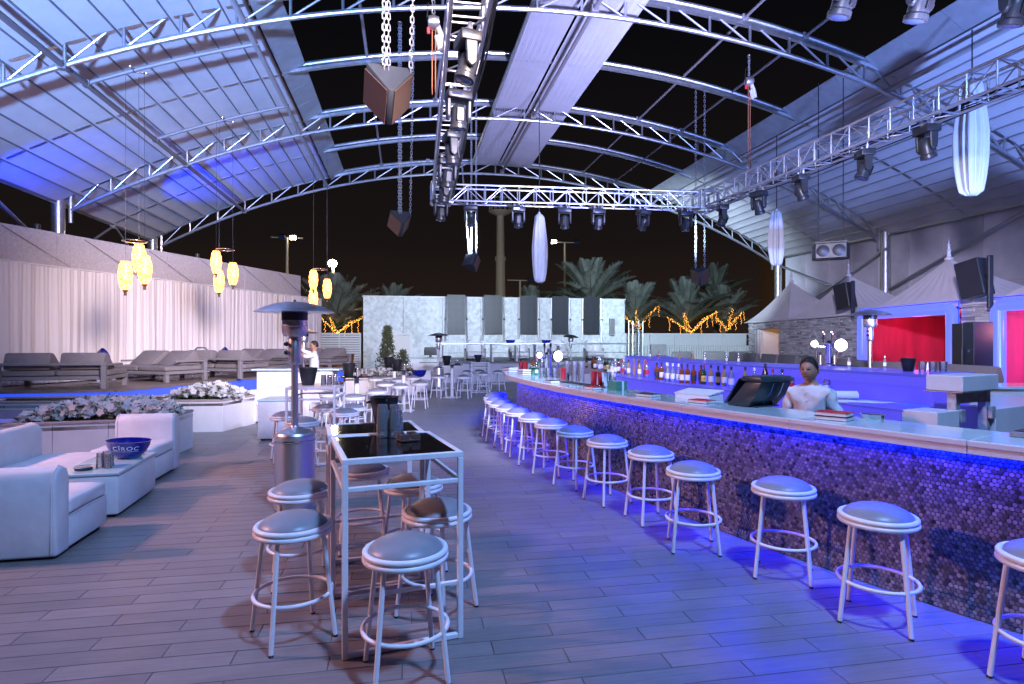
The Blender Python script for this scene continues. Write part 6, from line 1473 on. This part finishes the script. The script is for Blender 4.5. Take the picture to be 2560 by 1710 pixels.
# ------------------------------------------------------------------ masts, floodlight poles, tower
t = thing('lamp_mast', 'tall pale mast with round service basket against the night sky', 'mast', (9.58, 59.24, 0)); MB().lathe([(.55, 0), (.5, 6), (.47, 10), (.56, 10.02), (.56, 10.4), (.42, 10.42), (.36, 15.2)], 18).build('shaft', cream, t)
MB().lathe([(.36, 14.6), (1.0, 14.9), (1.15, 15.05), (1.1, 15.1), (.4, 14.9)], 24).build('basket_floor', cream, t)
for z in (15.4, 15.8, 16.3): MB().torus((0, 0, z), 1.15, .03, 24, 5).build('basket_ring', cream, t)
for k in range(14): a = k * 2 * PI / 14; rod('basket_bar', (1.15 * cos(a), 1.15 * sin(a), 15.0), (1.15 * cos(a), 1.15 * sin(a), 16.4), .03, cream, t, 5)
def flood_pole(label, x, y, h, heads, m=cream):
    t = thing('floodlight_pole', label, 'floodlight pole', (x, y, 0), 0, 'floodlight poles'); MB().cyl((0, 0, 0), (0, 0, h), .16, .1, 10).build('pole', m, t); rod('cross_arm', (-1.3, 0, h), (1.3, 0, h), .06, m, t, 6) if heads else rod('top_spigot', (0, 0, h), (0, 0, h + .2), .08, m, t, 6)
    for (dx, lit) in heads:
        b_ = MB().b2((-.28, -.2, -.2), (.28, .2, .2)).build('lamp_housing', dark_steel, t, bevel=.03); b_.location = (dx, 0, h + .1); b_.rotation_euler = (.5, 0, 0)
        obj('lamp_lens', MB().b2((-.24, -.235, -.17), (.24, -.202, .17)).mesh('lamp_lens', flood_glow if lit else lens_glass), b_)
    return t
flood_pole('slim floodlight pole rising above the plaster wall', -9.97, 52.6, 10.6, ((-.4, False), (.5, True)))
flood_pole('floodlight pole with the dazzling lamp between pendants and palm', -5.49, 46.7, 7.6, ())
t = thing('dazzling_floodlight', 'dazzling round floodlight on its pole above the palm', 'floodlight', (-5.49, 46.4, 7.7)); MB().lathe([(0, -.3), (.25, -.2), (.34, 0), (.25, .2), (0, .3)], 20).build('lamp_globe', glow_mat('dazzling_lamp', (1, .82, .58), 90.), t); rod('bracket', (0, .05, -.3), (0, .3, -.1), .06, dark_steel, t)
flood_pole('distant floodlight pole with one lit lamp over the big palm', 16.1, 58.1, 11.9, ((-1.2, True), (1.25, False)))
flood_pole('dim floodlight pole half hidden by the hanging silk', 11.4, 58.0, 7.9, ((1.0, False),))
t = thing('office_tower', 'distant dark tower with scattered lit windows', 'tower', (98.4, 135.0, 0), .3); MB().b2((-2.9, 0, -1), (5.5, 8, 30)).build('block', concrete, t)
MB().b2((-3.2, -.3, 30), (5.8, 8.3, 30.6)).build('roof_slab', concrete, t)
R_ = random.Random(5)
for r_ in range(24):
    for c in range(6):
        if R_.random() < .3: block('window', (-2.3 + c * 1.35, -.05, 2 + r_ * 1.15), (.8 if R_.random() < .6 else .4, .1, .4), win_glow, t)
# truss tower by the far wall
t = thing('truss_tower', 'short upright box truss beside the far wall corner', 'truss tower', (12.95, 31.6, 0)); h = .3
for a in (-h, h):
    for b_ in (-h, h): rod('chord', (a, b_, 0), (a, b_, 2.9), .035, steel_pale, t, 6)
for i in range(7):
    z = .35 + i * .4
    for a in (-h, h): rod('spreader', (-h, a, z), (h, a, z), .02, steel_pale, t, 5); rod('brace', (-h, a, z), (h, a, z + .4 * (1 if i < 6 else 0)), .018, steel_pale, t, 5)
MB().b2((-.5, -.5, 0), (.5, .5, .04)).build('base_plate', dark_steel, t)
t = thing('fence_board', 'grey rounded board fixed to the white fence', 'board', (14.9, 33.05, .95)); MB().prism([(-.4, .1), (-.3, -.05), (.6, -.05), (.6, .62), (-.3, .62), (-.4, .5)], -.03, .03, M=Matrix(((1, 0, 0), (0, 0, -1), (0, 1, 0)))).build('panel', flash, t, bevel=.01); rod('edge_tube', (-.42, -.04, 0), (-.42, -.04, .6), .03, dark_steel, t)
# ------------------------------------------------------------------ venue lights and added fill washes
def added_wash(label, loc, target, energy, col, spot, blend=.7, size=.35):
    """an added fill light: unseen can and yoke with a spot lamp in front"""
    t = thing('added_wash_light', label, 'stage light', loc, 0, 'added wash lights outside the view'); d = (Vector(target) - Vector(loc)).normalized(); q = d.to_track_quat('-Z', 'Y')
    Mx = q.to_matrix().to_4x4()
    c = obj('can', MB().lathe([(.0, .34), (.13, .32), (.16, .2), (.16, .03)], 18).mesh('can', head_plastic), t, Mx); rod('yoke', (0, 0, .1), (0, 0, .5), .03, dark_steel, t)
    lamp('added_wash_lamp', 'SPOT', (0, 0, 0), energy, col, size, None, spot, blend, t).rotation_euler = q.to_euler()
    return t
added_wash('added wash light above the camera aimed down the floor', (2.6, -.6, 9.0), (2.5, 8.0, 0), 5900 * WASH, (.26, .46, 1.0), 88, .7)
added_wash('added wash light on the near truss aimed at the middle floor', (3.0, 4.3, 5.1), (.8, 17.5, 0), 5600 * WASH, (.52, .56, 1.0), 75, .8)
added_wash('added low uplight outside the view aimed at the lounge roof', (-4.2, -5.0, 2.0), (-5.2, 18.5, 12.2), 66000 * WASH, (.24, .42, 1.0), 42, .8, .4)
added_wash('added low uplight outside the view aimed at the pavilion roof', (8.8, 2.2, .6), (14.0, 13.5, 8.0), 11500 * WASH, (.20, .34, 1.0), 80, .8, .4)
added_wash('added wash light aimed across at the lounge curtain', (1.5, 3.0, 6.2), (-5.4, 21.5, 2.0), 22500 * WASH, (1.0, .78, .78), 42, .9, 1.5)
added_wash('added warm light behind the lounge washing the near floor', (-9.5, 6.0, 5.6), (-1.4, 5.0, 0), 3600 * WASH, (1.0, .46, .44), 80, .7)
added_wash('added low uplight outside the view aimed at the ridge fabric', (5.6, 1.8, 1.2), (4.2, 15.0, 10.0), 55000 * WASH, (.46, .48, 1.0), 46, .9)
added_wash('added wash light over the camera aimed at the pavilion tents', (.6, .4, 4.6), (13.4, 16.0, 1.6), 12500 * WASH, (.74, .70, 1.0), 34, .9)
# added spots beside far-truss heads brighten the end wall, fence and palms
for x, y, q, e_, c_ in ((1.62, 14.75, (1.8, 33, 5.2), 9000, (.70, .83, 1.0)), (6.1, 14.5, (7.2, 33, 5.2), 8500, (.66, .80, 1.0)), (7.25, 14.4, (17.5, 35, 4.6), 17000, (.62, .80, 1.0))):
    lamp('head_lamp', 'SPOT', (x, y + .25, 4.78), e_ * WASH, c_, .12, q, 54, .9)
# blue uplights on the wall top
for i, (s_, q, e_, sp) in enumerate(((.9, (-9.3, 17.2, 6.3), 230, 112), (6.0, (-6.3, 22.0, 7.6), 620, 84))):
    p = wp(s_, -.12, 4.62); t = thing('wall_uplight', f'small blue uplight on the plaster wall top, {("nearer", "farther")[i]} one', 'uplight', p, 0, 'blue uplights on the wall'); MB().lathe([(.07, -.1), (.07, .03), (.055, .04)], 14).build('can', dark_steel, t); MB().b2((-.06, -.06, -.115), (.06, .06, -.1)).build('bracket', dark_steel, t)
    l = lamp('uplight_lamp', 'SPOT', (0, 0, .06), e_, (.0, .03, 1.0), .05, None, sp, .35, t); l.rotation_euler = (Vector(q) - Vector(p)).to_track_quat('-Z', 'Y').to_euler()
# far floodlight as a lamp
lamp('flood_lamp', 'POINT', (-5.49, 45.9, 7.7), 350, (1.0, .78, .52), .35)
lamp('room_lamp', 'POINT', tuple(pp(10.75, .9, 1.9)), 34, (1.0, .45, .35), .15)
lamp('room_lamp', 'POINT', tuple(pp(9.3, .8, 2.2)), 30, (1.0, .15, .45), .2)
lamp('room_lamp', 'POINT', tuple(pp(14.0, .8, 2.0)), 60, (1.0, .3, .35), .2)
lamp('added_tower_lamp', 'POINT', (80, 112, 9), 9000, (1.0, .6, .3), .5)  # added lamp that lifts the dark tower facade
